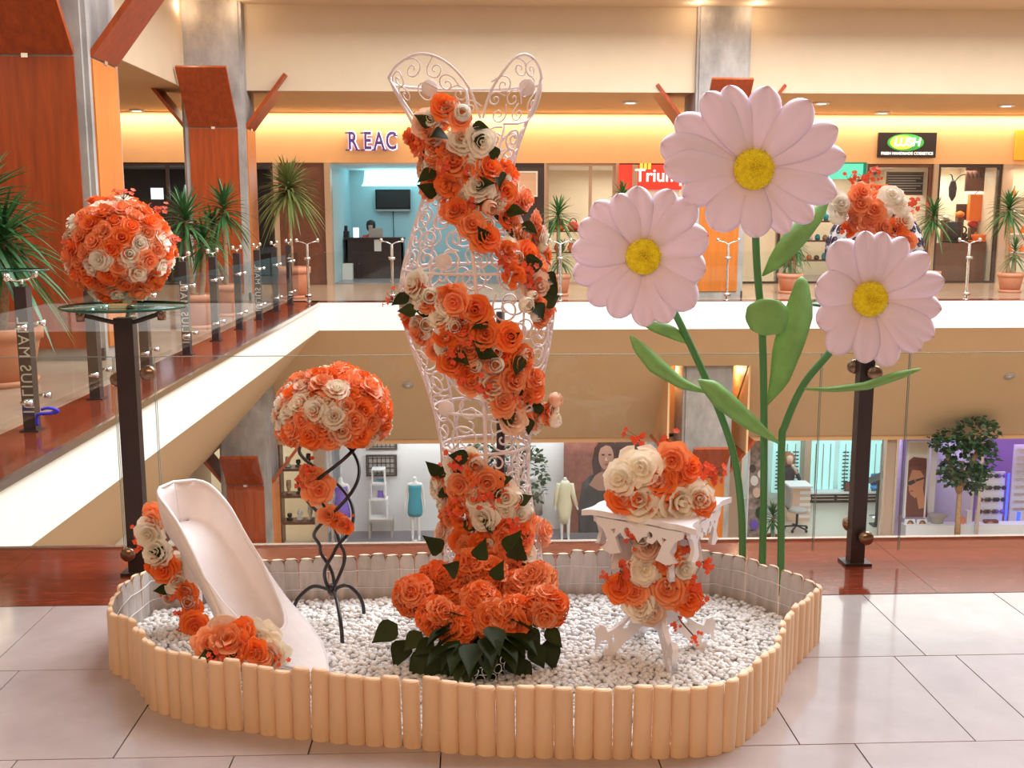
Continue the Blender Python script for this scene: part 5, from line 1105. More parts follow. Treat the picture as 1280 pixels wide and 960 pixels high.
# ================================================================== LOWER STOREY SHOPS
LY = 22.5; LT = -3.2
m = MB(); m.box(-12, XR, LY-.1, LY+.25, LT-.12, LT+.02); struct('trim_8', m, 'fascia_orange')
mat('soap_white', (.8, .8, .8), .5)
m = MB()
for x0, x1 in ((-3.50, -3.24), (5.35, 6.02), (9.30, 9.52)): m.box(x0, x1, LY, LY+.25, ZL, LT)
struct('wall_lower_piers', m, 'tan_frame')
# jewellery shop seen past the corner column
room(6, -8, -3.52, LY+.25, 25.5, ZL, LT, 'room_cream', 'shop_floor_light', 55, (1, .86, .66))
for k in range(4):
    zz_ = ZL+.55+.62*k; a = MB(); a.box(-4.3, -3.56, 22.9, 23.3, zz_-.06, zz_); single('jewellery_shelf', a, 'brown_wood', (-3.9, 23.1, zz_-.06), '%s brown shelf of the jewellery shop beside the corner column' % ('lowest', 'second', 'third', 'top')[k], 'shelf')
    for i in range(3):
        bx_ = -4.16+.23*i; a = MB(); h = R.uniform(.12, .34); a.lathe([(.07, 0), (.08, .03), (.03, .06), (.06, h*.6), (.05, h)], 10, (bx_, 23.1, zz_)); single('display_bust', a, R.choice(('paper', 'room_white', 'screen_black', 'goods')), (bx_, 23.1, zz_), 'small display stand on the %s jewellery shelf' % ('lowest', 'second', 'third', 'top')[k], 'display stand', 'display stands in the jewellery shop')
a = MB()
for xx in (-4.34, -3.56): a.box(xx, xx+.04, 22.9, 23.3, ZL+.012, LT)
single('shelf_upright_pair', a, 'brown_wood', (-3.9, 23.1, ZL+.012), 'pair of tall brown uprights holding the jewellery shelves', 'shelf frame')
# left lower shop front below the leaning bulkhead
m = MB(); m.box(BX1-.5, BX1-.4, 5, BY1, ZL, BZ1); struct('wall_lower_left', m, 'room_cream')
for i, y in enumerate((14.5, 16.2, 17.9, 19.4)):
    e = empty('display_cabinet', (BX1-.2, y, ZL), '%s white and brown display cabinet against the lower left shop wall' % ('first', 'second', 'third', 'fourth')[i], 'cabinet', 'display cabinets along the lower left wall')
    a = MB(); a.box(BX1-.39, BX1-.1, y-.6, y+.6, ZL, ZL+.8); part('base', a, 'brown_wood', e); a = MB(); a.box(BX1-.39, BX1-.12, y-.55, y+.55, ZL+.8, ZL+1.7); part('display', a, 'room_white', e); a = MB(); a.box(BX1-.39, BX1-.08, y-.62, y+.62, ZL+1.7, ZL+1.85); part('top', a, 'brown_wood', e)
# dress shop
room(7, -3.38, 5.30, LY+.25, 25.2, ZL, LT, 'room_white', 'grey_floor', 60, (.92, .95, 1))
m = MB(); m.box(-3.1, 4.3, 23.9, 23.95, ZL, LT); struct('wall_dress_shop_display', m, 'room_white')
area('dress_window_lamp', (.6, 23.0, LT-.06), (math.radians(20), 0, 0), 7, .4, 38, (.95, .97, 1))
shop_window(7, -3.14, 5.33, LY, ZL, LT, 'steel', (-.62, 1.02, 3.86), .05)
def mannequin(px, Y, label, dress_prof, dm, arms, skirt_ruffle=0):
    x = at(px, 640, Y).x; zb = ZL+.012; e = empty('mannequin', (x, Y, zb), label, 'mannequin')
    V = [(0, 0, .86, .10, .085), (0, 0, 1.05, .085, .075), (0, -.01, 1.25, .115, .085), (0, 0, 1.36, .06, .05), (0, 0, 1.46, .043, .043), (0, 0, 1.50, .045, .045),
         (-.15, 0, 1.33, .045), (-.19, .02, 1.08, .036), (-.22, -.04, .84, .026), (-.23, -.06, .74, .022), (.15, 0, 1.33, .045), (.19, .02, 1.08, .036), (.22 if arms == 0 else .26, -.04, .84, .026), (.23 if arms == 0 else .30, -.06, .74, .022),
         (-.075, 0, .78, .075), (-.07, -.01, .45, .05), (-.065, .01, .09, .032), (-.065, -.10, .03, .022), (.075, 0, .78, .075), (.08, -.04, .45, .05), (.085, -.03, .09, .032), (.09, -.14, .03, .022)]
    E_ = [(0, 1), (1, 2), (2, 3), (3, 4), (4, 5), (2, 6), (6, 7), (7, 8), (8, 9), (2, 10), (10, 11), (11, 12), (12, 13), (0, 14), (14, 15), (15, 16), (16, 17), (0, 18), (18, 19), (19, 20), (20, 21)]
    body('figure', V, E_, 0, 'mannequin', e)
    a = MB(); seg = 20; vs = []; fs = []
    for r, z in dress_prof:
        for k in range(seg):
            t = 2*PI*k/seg; rr = r*(1+skirt_ruffle*math.sin(t*6)*(1 if z < .85 else 0)); vs.append((rr*math.cos(t), rr*.78*math.sin(t), z))
    for i in range(len(dress_prof)-1):
        for k in range(seg): l = (k+1) % seg; fs.append((i*seg+k, i*seg+l, (i+1)*seg+l, (i+1)*seg+k))
    a.smooth = True; a.add(vs, fs); o = part('dress', a, dm, e, False); solid(o, .012, 1)
    a = MB(); a.lathe([(.14, 0), (.14, .012)], 16, (0, 0, 0)); part('stand_plate', a, 'steel', e, False)
    return e
mannequin(427, 23.2, 'headless white mannequin in a short purple strapless dress', [(.19, .56), (.17, .75), (.13, .95), (.105, 1.06), (.135, 1.22), (.135, 1.29)], 'purple_dress', 0, .05)
mannequin(519, 23.2, 'headless white mannequin in a short teal strapless dress', [(.14, .58), (.165, .66), (.15, .85), (.125, 1.06), (.135, 1.24), (.14, 1.31)], 'teal_dress', 0, .04)
mc = mannequin(706, 23.0, 'headless white mannequin in a long sleeved cream suit', [(.10, .42), (.13, .62), (.16, .84), (.12, 1.05), (.145, 1.25), (.11, 1.36), (.06, 1.42)], 'cream_dress', 1)
for s_ in (-1, 1):
    a = MB(); pts = [(s_*.14, 0, 1.34), (s_*.195, .02, 1.08), (s_*(.225 if s_ < 0 else .265), -.04, .84)]; a.tube(pts, [.062, .052, .04], 8); part('sleeve', a, 'cream_dress', mc, False)
# ghost of a further figure between the scrolls: grey-dressed mannequin by the indoor plant
mannequin(669, 23.6, 'headless white mannequin in a grey skirt beside the indoor plant', [(.16, .45), (.16, .75), (.13, .95), (.12, 1.05)], 'grey_plastic', 0)
def framed_art(px0, py0, px1, py1, lab):
    e = framed('framed_picture', lab, 'picture', px0, py0, px1, py1, 23.88, 'dark_frame', 'grey_plastic', .04)
    x0, x1, z0, z1 = rect(px0, py0, px1, py1, 23.88)
    a = MB()
    for i in range(7): xx = x0+.06+(x1-x0-.12)*i/6; a.box(xx-.008, xx+.008, 23.835, 23.85, z0+.05, z1-.05)
    for i in range(4): zz_ = z0+.08+(z1-z0-.16)*i/3; a.box(x0+.05, x1-.05, 23.832, 23.846, zz_-.008, zz_+.008)
    o = part('woven_grid', a, 'black', e); o['kind'] = 'stuff'
framed_art(458, 534, 496, 562, 'dark woven picture hanging above another in the dress shop window'); framed_art(458, 568, 496, 595, 'dark woven picture hanging below another in the dress shop window')
for k, (py0, py1, w) in enumerate(((611, 629, 16), (629, 648, 18), (648, 673, 22))):
    x0, x1, z0, z1 = rect(474-w/2, py0, 474+w/2, py1, 23.5); z0 = [ZL+1.30, ZL+.93, ZL+.46][k]; z1 = [ZL+1.64, ZL+1.30, ZL+.93][k]; t = .025
    a = MB(); a.box(x0, x1, 23.35, 23.65, z0, z0+t); a.box(x0, x1, 23.35, 23.65, z1-t, z1); a.box(x0, x0+t, 23.35, 23.65, z0+t, z1-t); a.box(x1-t, x1, 23.35, 23.65, z0+t, z1-t); single('display_cube', a, 'room_white', ((x0+x1)/2, 23.5, z0), '%s open white display cube between the mannequins' % ('top', 'middle', 'bottom')[k], 'display cube')
x0, x1, z0, z1 = rect(462, 672, 492, 684, 23.5); bn = empty('low_bench', ((x0+x1)/2, 23.5, ZL+.012), 'low grey bench under the white display cubes', 'bench'); a = MB(); a.box(x0, x1, 23.3, 23.7, ZL+.40, ZL+.46); part('bench_top', a, 'grey_plastic', bn)
for xx in (x0, x1-.05):
    for yy in (23.32, 23.63): a = MB(); a.box(xx, xx+.05, yy, yy+.05, ZL+.012, ZL+.40); part('leg', a, 'grey_plastic', bn)
xx = (x0+x1)/2; box_thing('blue_box', xx-.06, xx+.06, 23.42, 23.54, ZL+.955, ZL+1.10, 'purple_dress', 'small blue box in the middle display cube', 'box')
a = MB(); a.lathe([(.03, 0), (.09, .03), (.1, .05)], 10, (xx, 23.5, ZL+1.325), sy=.6); single('teal_shoe_dish', a, 'teal_dress', (xx, 23.5, ZL+1.325), 'small teal dish in the top display cube', 'dish')
# indoor plant seen through the wire form
def bush(name, label, base, trunk, blobs, n, ls, seed, mt='foliage', tr=.06):
    R.seed(seed); e = empty(name, base, label, 'tree'); b = Vector(base)
    for pts in trunk: a = MB(); a.tube([b+Vector(p) for p in pts], [tr*(1-.15*i) for i in range(len(pts))], 7); part('trunk', a, 'trunk', e)
    for c, rx, ry, rz in blobs:
        a = MB()
        for i in range(n):
            d = Vector((R.gauss(0, 1), R.gauss(0, 1), R.gauss(0, 1))).normalized()*R.uniform(.45, 1)**.5; p = b+Vector(c)+Vector((d.x*rx, d.y*ry, d.z*rz)); u = Vector((R.uniform(-1, 1), R.uniform(-1, 1), R.uniform(-.8, .3))).normalized()*ls; w = u.cross(Vector((R.uniform(-1, 1), R.uniform(-1, 1), 1))).normalized()*ls*.38
            a.add([p, p+u*.5+w, p+u, p+u*.5-w], [(0, 1, 2, 3)])
        o = part('foliage', a, mt, e); o['kind'] = 'stuff'
    return e
xq = at(640, 650, 23.1).x
bush('indoor_tree', 'leafy indoor tree behind the dress form in the dress shop', (xq, 22.95, ZL+.012), [[(0, 0, 0), (.02, 0, .7), (-.03, 0, 1.5), (0, 0, 2.0)]], [((-.75, 0, 2.0), .45, .3, .36), ((.0, 0, 2.0), .5, .3, .36), ((.45, 0, 1.55), .35, .3, .75), ((-.1, 0, 1.3), .4, .3, .4)], 170, .15, 81)
# portrait poster of a dark-haired woman
def flat(poly, Y, dy, mt, e, nm): a = MB(); a.prism([(p.x, Y+dy, p.z) for p in [at(x, y, Y) for x, y in poly]], (0, .006, 0)); part(nm, a, mt, e)
PYY = 23.6; x0, x1, z0, z1 = rect(704, 545, 806, 684, PYY); po = empty('portrait_poster', ((x0+x1)/2, PYY, z0), 'large dark fashion poster of a woman in a black dress', 'poster')
a = MB(); a.box(x0, x1, PYY, PYY+.05, z0, z1); part('print', a, 'poster_rust', po)
ell = lambda cx, cy, rx, ry, n=20: [(cx+rx*math.cos(2*PI*i/n), cy+ry*math.sin(2*PI*i/n)) for i in range(n)]
flat([(770, 545), (806, 545), (806, 600), (778, 596), (768, 570)], PYY, -.012, 'poster_hair', po, 'background_figure')
flat([(722, 684), (724, 625), (728, 604), (738, 594), (760, 592), (782, 598), (796, 612), (806, 640), (806, 684)], PYY, -.012, 'poster_dress', po, 'dress_print')
flat([(742, 594), (740, 578), (743, 560), (751, 550), (762, 549), (770, 557), (772, 576), (770, 593), (765, 590), (763, 580), (752, 582), (750, 594)], PYY, -.02, 'poster_hair', po, 'hair_print')
flat([(736, 606), (744, 594), (750, 590), (764, 590), (770, 594), (778, 606), (766, 613), (748, 613)], PYY, -.026, 'poster_skin', po, 'shoulder_print')
flat(ell(757.5, 571, 9.5, 16), PYY, -.034, 'poster_skin', po, 'face_print'); flat(ell(753.5, 568, 2.2, 1, 10), PYY, -.042, 'poster_hair', po, 'eye_print'); flat(ell(762, 568, 2.2, 1, 10), PYY, -.042, 'poster_hair', po, 'eye_print'); flat(ell(758, 580, 2.6, 1, 10), PYY, -.042, 'poster_lips', po, 'lip_print')
flat([(757, 570), (759.5, 575.5), (755.8, 575.5)], PYY, -.042, 'paper_warm', po, 'nose_print')
flat([(722, 640), (730, 612), (736, 606), (742, 612), (732, 650), (728, 672)], PYY, -.018, 'poster_dress', po, 'sleeve_print'); flat([(747, 553), (757, 550), (768, 553), (771, 562), (766, 558), (757, 556), (750, 560), (747, 566)], PYY, -.040, 'poster_hair', po, 'fringe_print')
# floral picture between the column and the optician
mat('poster_floral', (.36, .27, .24), .6, var=.8, scale=6)
fp_ = framed('floral_poster', 'tall floral print poster between the niche column and the optician', 'poster', 931, 546, 959, 686, 22.9, 'room_white', 'poster_floral', .03)
for px, py, r, mt in ((942, 600, 5, 'paper'), (950, 592, 4, 'paper'), (945, 615, 5, 'paper_warm'), (940, 585, 4, 'poster_hair'), (950, 640, 6, 'foliage'), (942, 655, 5, 'purple_dress')): flat(ell(px, py, r, r*1.3, 12), 22.9, -.06, mt, fp_, 'flower_print')
# optician
room(8, 6.05, 11.45, LY+.25, 26.4, ZL, LT, 'room_white', 'shop_floor_light', 62, (.85, .97, 1))
m = MB(); m.hexa([(9.58, 22.75, ZL), (9.66, 22.75, ZL), (11.45, 26.4, ZL), (11.37, 26.4, ZL)], [(9.58, 22.75, LT), (9.66, 22.75, LT), (11.45, 26.4, LT), (11.37, 26.4, LT)]); struct('wall_optician_slanted', m, 'room_white')
shop_window(8, 6.02, 9.30, LY, ZL, LT, 'steel', (), .05)
OB = 26.3
for i, (p0, p1) in enumerate(((964, 1000), (1011, 1043), (1047, 1082), (1086, 1112))):
    x0, x1, z0, z1 = rect(p0, 551, p1, 615, OB); e = empty('eyewear_display', ((x0+x1)/2, OB, z0), ('lit eyewear panel full of dark glasses behind the seated person', 'lit cyan eyewear panel with two empty rods beside the brown pier', 'lit cyan eyewear panel with a column of dark glasses', 'lit cyan eyewear panel beside the bar stools')[i], 'display panel')
    a = MB(); a.box(x0, x1, OB-.06, OB, z0, z1); part('light_box', a, 'cyan_panel', e)
    nr = 3
    for k in range(nr):
        xx = x0+(x1-x0)*(k+.6)/(nr+.2); a = MB(); a.box(xx-.012, xx+.012, OB-.09, OB-.06, z0+.08, z1-.06); rod = part('rod', a, 'steel', e)
        if i in (0, 2) and not (i == 2 and k == 0 and False):
            for j in range(11):
                zz_ = z0+.12+j*.098; g_ = MB()
                for s_ in (-1, 1): g_.box(xx+s_*.045-.035, xx+s_*.045+.035, OB-.125, OB-.11, zz_-.016, zz_+.016)
                g_.box(xx-.02, xx+.02, OB-.125, OB-.09, zz_+.004, zz_+.012); part('spectacles', g_, 'glasses_black', rod)
a = MB(); x0, x1 = at(1003, 600, 26.0).x, at(1011, 600, 26.0).x; a.box(x0, x1, 25.9, 26.3, ZL+.012, LT-.02); single('brown_pier', a, 'tan_frame', ((x0+x1)/2, 26.1, ZL+.012), 'brown pier between the lit eyewear panels', 'pier')
x0, x1, z0, z1 = rect(1013, 616, 1108, 640, 25.85); dr = empty('drawer_unit', ((x0+x1)/2, 25.9, ZL+.012), 'long low dark drawer unit below the lit eyewear panels', 'drawer unit')
a = MB(); a.box(x0, x1, 25.92, 26.25, ZL+.012, z1-.03); part('carcass', a, 'room_dark', dr); a = MB(); a.box(x0-.02, x1+.02, 25.88, 26.25, z1-.03, z1+.01); part('top', a, 'white_paint', dr)
for k in range(2):
    for j in range(3):
        w = (x1-x0)/3; h = (z1-.05-ZL-.06)/2; a = MB(); a.box(x0+w*j+.02, x0+w*(j+1)-.02, 25.90, 25.92, ZL+.06+h*k+.015, ZL+.06+h*(k+1)-.015); d_ = part('drawer', a, 'brown_wood', dr); a = MB(); a.box(x0+w*j+.04, x0+w*(j+1)-.04, 25.88, 25.9, ZL+.06+h*(k+1)-.05, ZL+.06+h*(k+1)-.03); part('handle', a, 'steel', d_)
for px, lab in ((1060, 'small dark framed photo on the drawer unit beside the railing post'), (1094, 'small tilted framed photo on the drawer unit beside the bar stools')):
    xx = at(px, 610, 26).x; f_ = empty('photo_frame', (xx, 26.0, z1+.01), lab, 'photo frame'); a = MB(); a.box(xx-.09, xx+.09, 26, 26.03, z1+.01, z1+.26); part('frame', a, 'dark_frame', f_); a = MB(); a.box(xx-.07, xx+.07, 25.992, 26, z1+.03, z1+.24); part('photo', a, 'poster_rust', f_)
# office chair
xx = at(989, 660, 24.0).x; yc = 23.6; ch = empty('office_chair', (xx, yc, ZL+.012), 'grey swivel office chair in the optician', 'chair')
a = MB(); a.lathe([(.20, 0), (.25, .02), (.25, .06), (.2, .08)], 16, (xx, yc, ZL+.46)); part('seat', a, 'grey_plastic', ch)
a = MB(); a.grid(lambda u, v: Vector((xx-.26+.05*math.sin(v*3), yc-.2+.4*u, ZL+.6+.5*v)), 6, 6); solid(part('backrest', a, 'grey_plastic', ch), .05); a = MB(); a.tube([(xx, yc, ZL+.1), (xx, yc, ZL+.47)], .03, 8); part('column', a, 'black', ch)
a = MB(); a.tube([(xx-.2, yc, ZL+.5), (xx-.28, yc, ZL+.62)], .025, 6); part('back_stem', a, 'black', ch)
for k in range(5):
    t = 2*PI*k/5+.3; a = MB(); a.tube([(xx, yc, ZL+.12), (xx+.28*math.cos(t), yc+.28*math.sin(t), ZL+.08)], .02, 6); l_ = part('leg', a, 'black', ch); a = MB(); a.lathe([(.03, -.02), (.035, 0), (.03, .02)], 10, (xx+.28*math.cos(t), yc+.28*math.sin(t), ZL+.047), M=Matrix.Rotation(PI/2, 3, 'X')); part('caster', a, 'black', l_)
# counter with stacked boxes and a seated customer
xx = at(998, 640, 24.3).x; cb_ = empty('white_cabinet', (xx, 24.5, ZL+.012), 'white striped cabinet beside the office chair', 'cabinet'); a = MB(); a.box(xx-.28, xx+.28, 24.3, 24.8, ZL+.012, ZL+.85); part('body', a, 'paper_warm', cb_)
for k in range(5): a = MB(); a.box(xx+.02, xx+.29, 24.29, 24.3, ZL+.1+.15*k, ZL+.17+.15*k); part('stripe', a, 'white_paint', cb_)
a = MB(); a.box(xx-.32, xx+.32, 24.26, 24.84, ZL+.85, ZL+.90); part('top', a, 'white_paint', cb_)
PYP = 25.45; px_ = at(984, 620, PYP).x; pe = empty('person', (px_, PYP, ZL+.012), 'seated person with curly auburn hair in a dark top, hand raised to the chin', 'person')
V = [(0, 0, .80, .16, .12), (0, 0, 1.02, .13, .10), (0, 0, 1.25, .17, .11), (0, 0, 1.38, .07), (0, -.01, 1.45, .055), (-.19, 0, 1.30, .06), (-.26, -.06, 1.05, .05), (-.12, -.25, 1.0, .04), (.19, 0, 1.30, .06), (.27, -.10, 1.06, .05), (.14, -.20, 1.26, .038), (.07, -.19, 1.40, .03), (-.1, -.2, .82, .09), (-.1, -.42, .78, .075), (-.1, -.40, .36, .045), (.1, -.2, .82, .09), (.1, -.42, .78, .075), (.1, -.40, .36, .045)]
V = [(v[0], v[1], v[2]-.30)+v[3:] for v in V]
body('torso', V, [(0, 1), (1, 2), (2, 3), (3, 4), (2, 5), (5, 6), (6, 7), (2, 8), (8, 9), (9, 10), (10, 11), (0, 12), (12, 13), (13, 14), (0, 15), (15, 16), (16, 17)], 0, 'dress_black', pe)
a = MB(); a.lathe([(.03, -.13), (.08, -.10), (.10, 0), (.085, .09), (.02, .13)], 14, (px_, PYP-.04, ZL+1.30), sy=1.1); part('head', a, 'skin', pe)
a = MB(); a.lathe([(.10, -.2), (.16, -.12), (.17, .0), (.13, .12), (.03, .17)], 12, (px_, PYP+.05, ZL+1.31)); part('hair', a, 'hair_red', pe)
a = MB(); a.tube([(px_+.16, PYP-.21, ZL+.98), (px_+.08, PYP-.2, ZL+1.12), (px_+.03, PYP-.17, ZL+1.20)], [.04, .035, .03], 8); part('hand', a, 'skin', pe)
ps = empty('round_stool', (px_, PYP, ZL+.012), 'round grey stool under the seated person in the optician', 'stool'); a = MB(); a.lathe([(.2, .36), (.22, .38), (.22, .42), (.2, .43)], 16, (px_, PYP, ZL+.012)); part('seat', a, 'grey_plastic', ps); a = MB(); a.lathe([(.2, 0), (.2, .02), (.03, .03), (.03, .37)], 14, (px_, PYP, ZL+.012)); part('pedestal', a, 'steel', ps)
# bar stools and reading desk
for i, (px, lab) in enumerate(((1095, 'blue topped bar stool in the optician, open side of the desk'), (1112, 'blue topped bar stool behind the brown mullion'))):
    yb = 24.6+.75*i; xx = at(px, 650, yb).x-.1*i; st = empty('bar_stool', (xx, yb, ZL+.012), lab, 'stool'); a = MB(); a.lathe([(.17, 0), (.17, .015), (.03, .03), (.025, .68), (.05, .70)], 16, (xx, yb, ZL+.012)); part('pedestal', a, 'steel', st); a = MB(); a.lathe([(.15, 0), (.18, .03), (.18, .07), (.15, .09)], 16, (xx, yb, ZL+.71)); part('seat', a, 'blue_plastic', st); a = MB(); a.grid(lambda u, v: Vector((xx+.17*math.cos(-1+2*u+1.57), yb+.17*math.sin(-1+2*u+1.57), ZL+.80+.28*v)), 6, 3); solid(part('backrest', a, 'blue_plastic', st), .03)
xx = at(1105, 650, 23.9).x-.16; ld = empty('reading_desk', (xx, 23.9, ZL+.012), 'dark slanted reading desk beside the bar stools', 'desk'); a = MB(); a.box(xx-.05, xx+.05, 23.85, 23.95, ZL+.03, ZL+1.2); part('stem', a, 'black', ld); a = MB(); a.box(xx-.15, xx+.15, 23.75, 24.05, ZL+.012, ZL+.04); part('base', a, 'black', ld); a = MB(); a.hexa([(xx-.28, 23.7, ZL+1.08), (xx+.2, 23.7, ZL+1.3), (xx+.2, 24.1, ZL+1.3), (xx-.28, 24.1, ZL+1.08)], [(xx-.28, 23.7, ZL+1.11), (xx+.2, 23.7, ZL+1.33), (xx+.2, 24.1, ZL+1.33), (xx-.28, 24.1, ZL+1.11)]); part('slanted_top', a, 'black', ld)
# terracotta planter with a small shrub by the optician
xx = at(965, 680, 22.0).x; sb = pot_plant('small shrub in a terracotta pot outside the optician', (xx, 22.0), .27, .36, [(0, 0, .8, .45, 40)], 83); sb.location.z = ZL; sb['category'] = 'potted plant'
# sunglasses shop
m = MB(); m.box(10.5, 16.5, 24.75, 24.8, ZL, LT); struct('wall_sunglasses_back', m, 'room_purple')
m = MB(); m.box(16.5, 16.55, 22.75, 24.8, ZL, LT); struct('wall_sunglasses_end', m, 'room_purple')
area('sunglasses_shop_lamp', (12.5, 23.6, LT-.1), (0, 0, 0), 4.5, .8, 40, (.62, .40, 1))
shop_window(9, 9.52, 16.4, LY, ZL, LT, 'steel', (11.5,), .05)
WY = 22.85; x0, x1, z0, z1 = rect(1131, 553, 1160, 646, WY); po = empty('eyewear_poster', ((x0+x1)/2, WY, z0), 'tall lit poster of a woman in glasses at the sunglasses shop', 'poster')
a = MB(); a.box(x0, x1, WY, WY+.06, z0, z1); part('print', a, 'room_cream', po); a = MB(); a.box(x0-.04, x0, WY-.02, WY+.06, ZL+.5, z1+.05); a.box(x1, x1+.04, WY-.02, WY+.06, ZL+.5, z1+.05); a.box(x0, x1, WY-.02, WY+.06, z1, z1+.05); part('frame', a, 'room_white', po)
mat('poster_face', (.62, .26, .14), .6); mat('poster_brown', (.17, .045, .03), .6)
flat([(1133, 578), (1142, 571), (1158, 573), (1159, 646), (1132, 646), (1132, 625)], WY, -.012, 'poster_brown', po, 'hair_print'); flat([(1140, 587), (1136.5, 597), (1133.2, 606), (1135.8, 608), (1135.4, 612), (1137.6, 618), (1143, 622.5), (1149, 618), (1153.5, 608), (1155, 596), (1150, 588)], WY, -.02, 'poster_face', po, 'face_print')
flat([(1145, 618), (1153, 608), (1157, 634), (1148, 636)], WY, -.016, 'poster_face', po, 'neck_print'); flat([(1138, 614.6), (1136.2, 613.6), (1139.5, 612.4), (1142, 613.6)], WY, -.028, 'poster_lips', po, 'lip_print'); flat([(1134, 602), (1142, 599), (1144, 603), (1138, 606), (1134, 606)], WY, -.028, 'glasses_black', po, 'lens_print'); flat([(1144, 599), (1155, 596), (1155, 598), (1144, 602)], WY, -.028, 'glasses_black', po, 'temple_print')
for i, px in enumerate((1137, 1152)):
    x0, x1, z0, z1 = rect(px-7, 649, px+7, 668, WY-.15); e = empty('portrait_card', ((x0+x1)/2, WY-.15, z0), ('small portrait card below the poster, next to the optician', 'small portrait card below the poster, next to the white display table')[i], 'card'); a = MB(); a.box(x0, x1, WY-.15, WY-.12, z0, z1); part('card', a, 'paper', e); flat(ell(px+1, 658, 5, 8, 12), WY-.15, -.012, 'poster_brown', e, 'hair_print'); flat(ell(px, 657, 3, 5, 12), WY-.15, -.02, 'poster_face', e, 'face_print')
a = MB(); a.box(at(1130, 660, WY-.2).x, at(1300, 660, WY-.2).x, WY-.3, WY-.02, ZL+.012, rect(0, 0, 5, 668, WY-.15)[2]); single('window_sill_plinth', a, 'room_white', (12, WY-.16, ZL+.012), 'long white plinth along the sunglasses shop window', 'plinth')
# eyewear stands
x0, x1, z0, z1 = rect(1222, 590, 1257, 645, 23.4); e = empty('sunglasses_rack', ((x0+x1)/2, 23.4, z0), 'pale lilac rack with rows of sunglasses behind the ficus', 'display rack'); a = MB(); a.box(x0, x1, 23.4, 23.45, ZL+.012, z1); part('back_panel', a, 'room_white', e)
for r_ in range(4):
    for k in range(3):
        g_ = MB(); xx = x0+(x1-x0)*(k+.5)/3; zz_ = z0+.12+(z1-z0-.2)*r_/3
        for s_ in (-1, 1): g_.lathe([(.05, -.01), (.055, 0), (.05, .01)], 10, (xx+s_*.065, 23.36, zz_), M=Matrix.Rotation(PI/2, 3, 'X'))
        g_.box(xx-.03, xx+.03, 23.35, 23.37, zz_, zz_+.015); part('sunglasses', g_, R.choice(('glasses_black', 'brown_wood', 'purple_dress')), e)
x0, x1, z0, z1 = rect(1262, 556, 1300, 640, 23.8); e = empty('lit_rack', ((x0+x1)/2, 23.8, z0), 'white lit rack of thin frames with blue neon edges', 'display rack'); a = MB(); a.box(x0, x1, 23.8, 23.85, ZL+.012, z1); part('back_panel', a, 'room_white', e)
for k in range(9): a = MB(); zz_ = z0+.1+(z1-z0-.2)*k/8; a.box(x0+.05, x1-.05, 23.74, 23.78, zz_-.012, zz_+.012); part('frame_row', a, 'steel', e)
for px, py0, py1 in ((1258, 592, 680), (1273, 640, 655)): 
    x0, x1, z0, z1 = rect(px-2, py0, px+3, py1, 23.3); a = MB(); a.box(x0, x1, 23.3, 23.34, z0, z1); single('neon_strip', a, 'blue_neon', ((x0+x1)/2, 23.32, z0), 'blue neon strip standing at the '+('lilac' if px < 1265 else 'white')+' rack', 'neon light')
p0, p1 = at(1249, 537, 22.62), at(1300, 548, 22.62); a = MB(); a.tube([p0, p1], .05, 8); single('neon_tube', a, 'cyan_neon', (p0+p1)/2, 'cyan neon tube over the sunglasses shop window', 'neon light')
x0, x1, z0, z1 = rect(1165, 560, 1215, 610, 24.6); mat('poster_magenta', (.45, .15, .42), .6, var=.5, scale=2); box_thing('magenta_poster', x0, x1, 24.6, 24.65, ZL+.012, z1, 'poster_magenta', 'magenta tinted poster board deep in the sunglasses shop', 'poster')
x0, x1, z0, z1 = rect(1172, 553, 1166, 640, 23.0); a = MB(); a.box(at(1162, 600, 23).x, at(1170, 600, 23).x, 23, 23.1, ZL+.012, LT-.05); single('white_mullion', a, 'room_white', (at(1166, 600, 23).x, 23.05, ZL+.012), 'white upright beside the woman in glasses poster', 'upright')
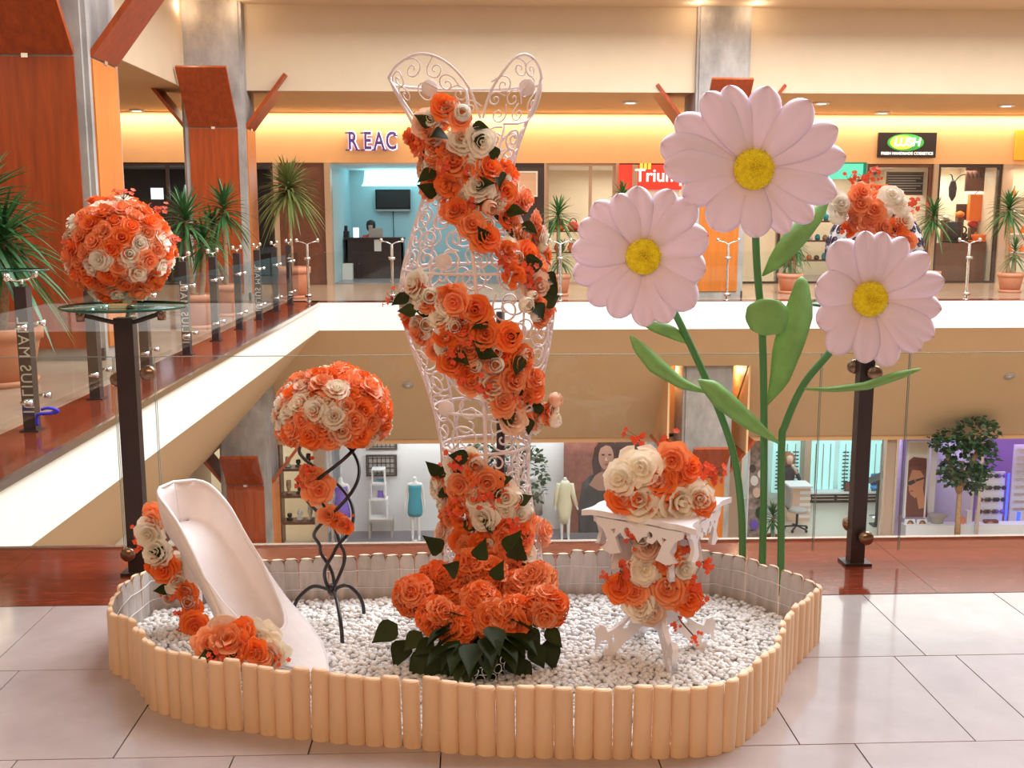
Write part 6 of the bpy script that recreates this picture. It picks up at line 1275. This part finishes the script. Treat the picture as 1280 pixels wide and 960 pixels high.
for i, (px, w, h, mt, lab) in enumerate(((1189, 8, 12, 'brown_wood', 'brown product box on the sunglasses shop plinth'), (1201, 8, 22, 'rose_coral', 'narrow coral product box beside the ficus trunk'), (1210, 8, 30, 'room_white', 'tall white product box beside the ficus trunk'), (1222, 12, 14, 'poster_face', 'small face picture on the plinth under the lilac rack'), (1238, 18, 18, 'poster_brown', 'larger face picture with dark glasses under the lilac rack'), (1270, 12, 14, 'poster_brown', 'dark product box under the white lit rack'))):
    x0, x1, z0, z1 = rect(px-w/2, 668-h, px+w/2, 668, WY-.15); e = empty('product_box', ((x0+x1)/2, WY-.12, z0), lab, 'box'); a = MB(); a.box(x0, x1, WY-.2, WY-.08, z0, z1); part('box', a, mt, e)
    if mt == 'poster_brown': flat(ell(px, 668-h*.5, w*.32, h*.42, 14), WY-.2, -.012, 'poster_skin', e, 'face_print'); flat([(px-w*.3, 668-h*.62), (px+w*.3, 668-h*.62), (px+w*.25, 668-h*.42), (px, 668-h*.5), (px-w*.25, 668-h*.42)], WY-.2, -.02, 'glasses_black', e, 'glasses_print')
p = at(1172, 645, WY-.12); a = MB(); a.lathe([(.12, -.55), (.14, -.1), (.22, 0), (.24, .05), (.20, .06)], 16, p, sy=.6); single('display_bowl', a, 'grey_plastic', (p.x, p.y, p.z-.55), 'grey display bowl beside the woman in glasses poster', 'bowl')
# ficus tree in front of the sunglasses shop
xq = at(1195, 680, 21.8).x
bush('ficus_tree', 'bushy ficus tree with bare trunk before the sunglasses shop', (xq, 21.75, ZL), [[(0, 0, 0), (-.02, 0, .8), (-.03, 0, 1.5), (.0, 0, 2.1)], [(-.03, 0, 1.4), (-.25, 0, 1.9), (-.4, 0, 2.4)], [(-.02, 0, 1.5), (.2, .05, 2.0), (.4, 0, 2.5)]], [((.28, 0, 2.75), .5, .3, .38), ((-.35, 0, 2.55), .4, .3, .28), ((.35, 0, 2.2), .42, .3, .45), ((.25, 0, 1.75), .3, .25, .35), ((-.25, 0, 1.9), .25, .2, .35)], 260, .13, 85, 'foliage', .07)
# small round spots set in the leaning bulkhead
for px, py in ((510, 481), (1262, 470), (888, 500)):
    z_ = at(px, py, 21).z; yy = bulk_y(z_); p = at(px, py, yy)
    for _ in range(6): yy = bulk_y(p.z); p = at(px, py, yy)
    if px == 888: continue
    e = empty('bulkhead_speaker', p, ('round grey speaker in the bulkhead beside the dress form', 'round grey speaker in the bulkhead above the ficus')[px > 600], 'speaker'); Mx = Vector((0, -.73, -.68)).to_track_quat('Z', 'Y').to_matrix()
    a = MB(); a.lathe([(.10, -.01), (.11, .02), (.07, .035)], 16, p, M=Mx); part('rim', a, 'grey_plastic', e); a = MB(); a.lathe([(.07, .03), (.03, .04)], 14, p, M=Mx); part('grille', a, 'steel', e)
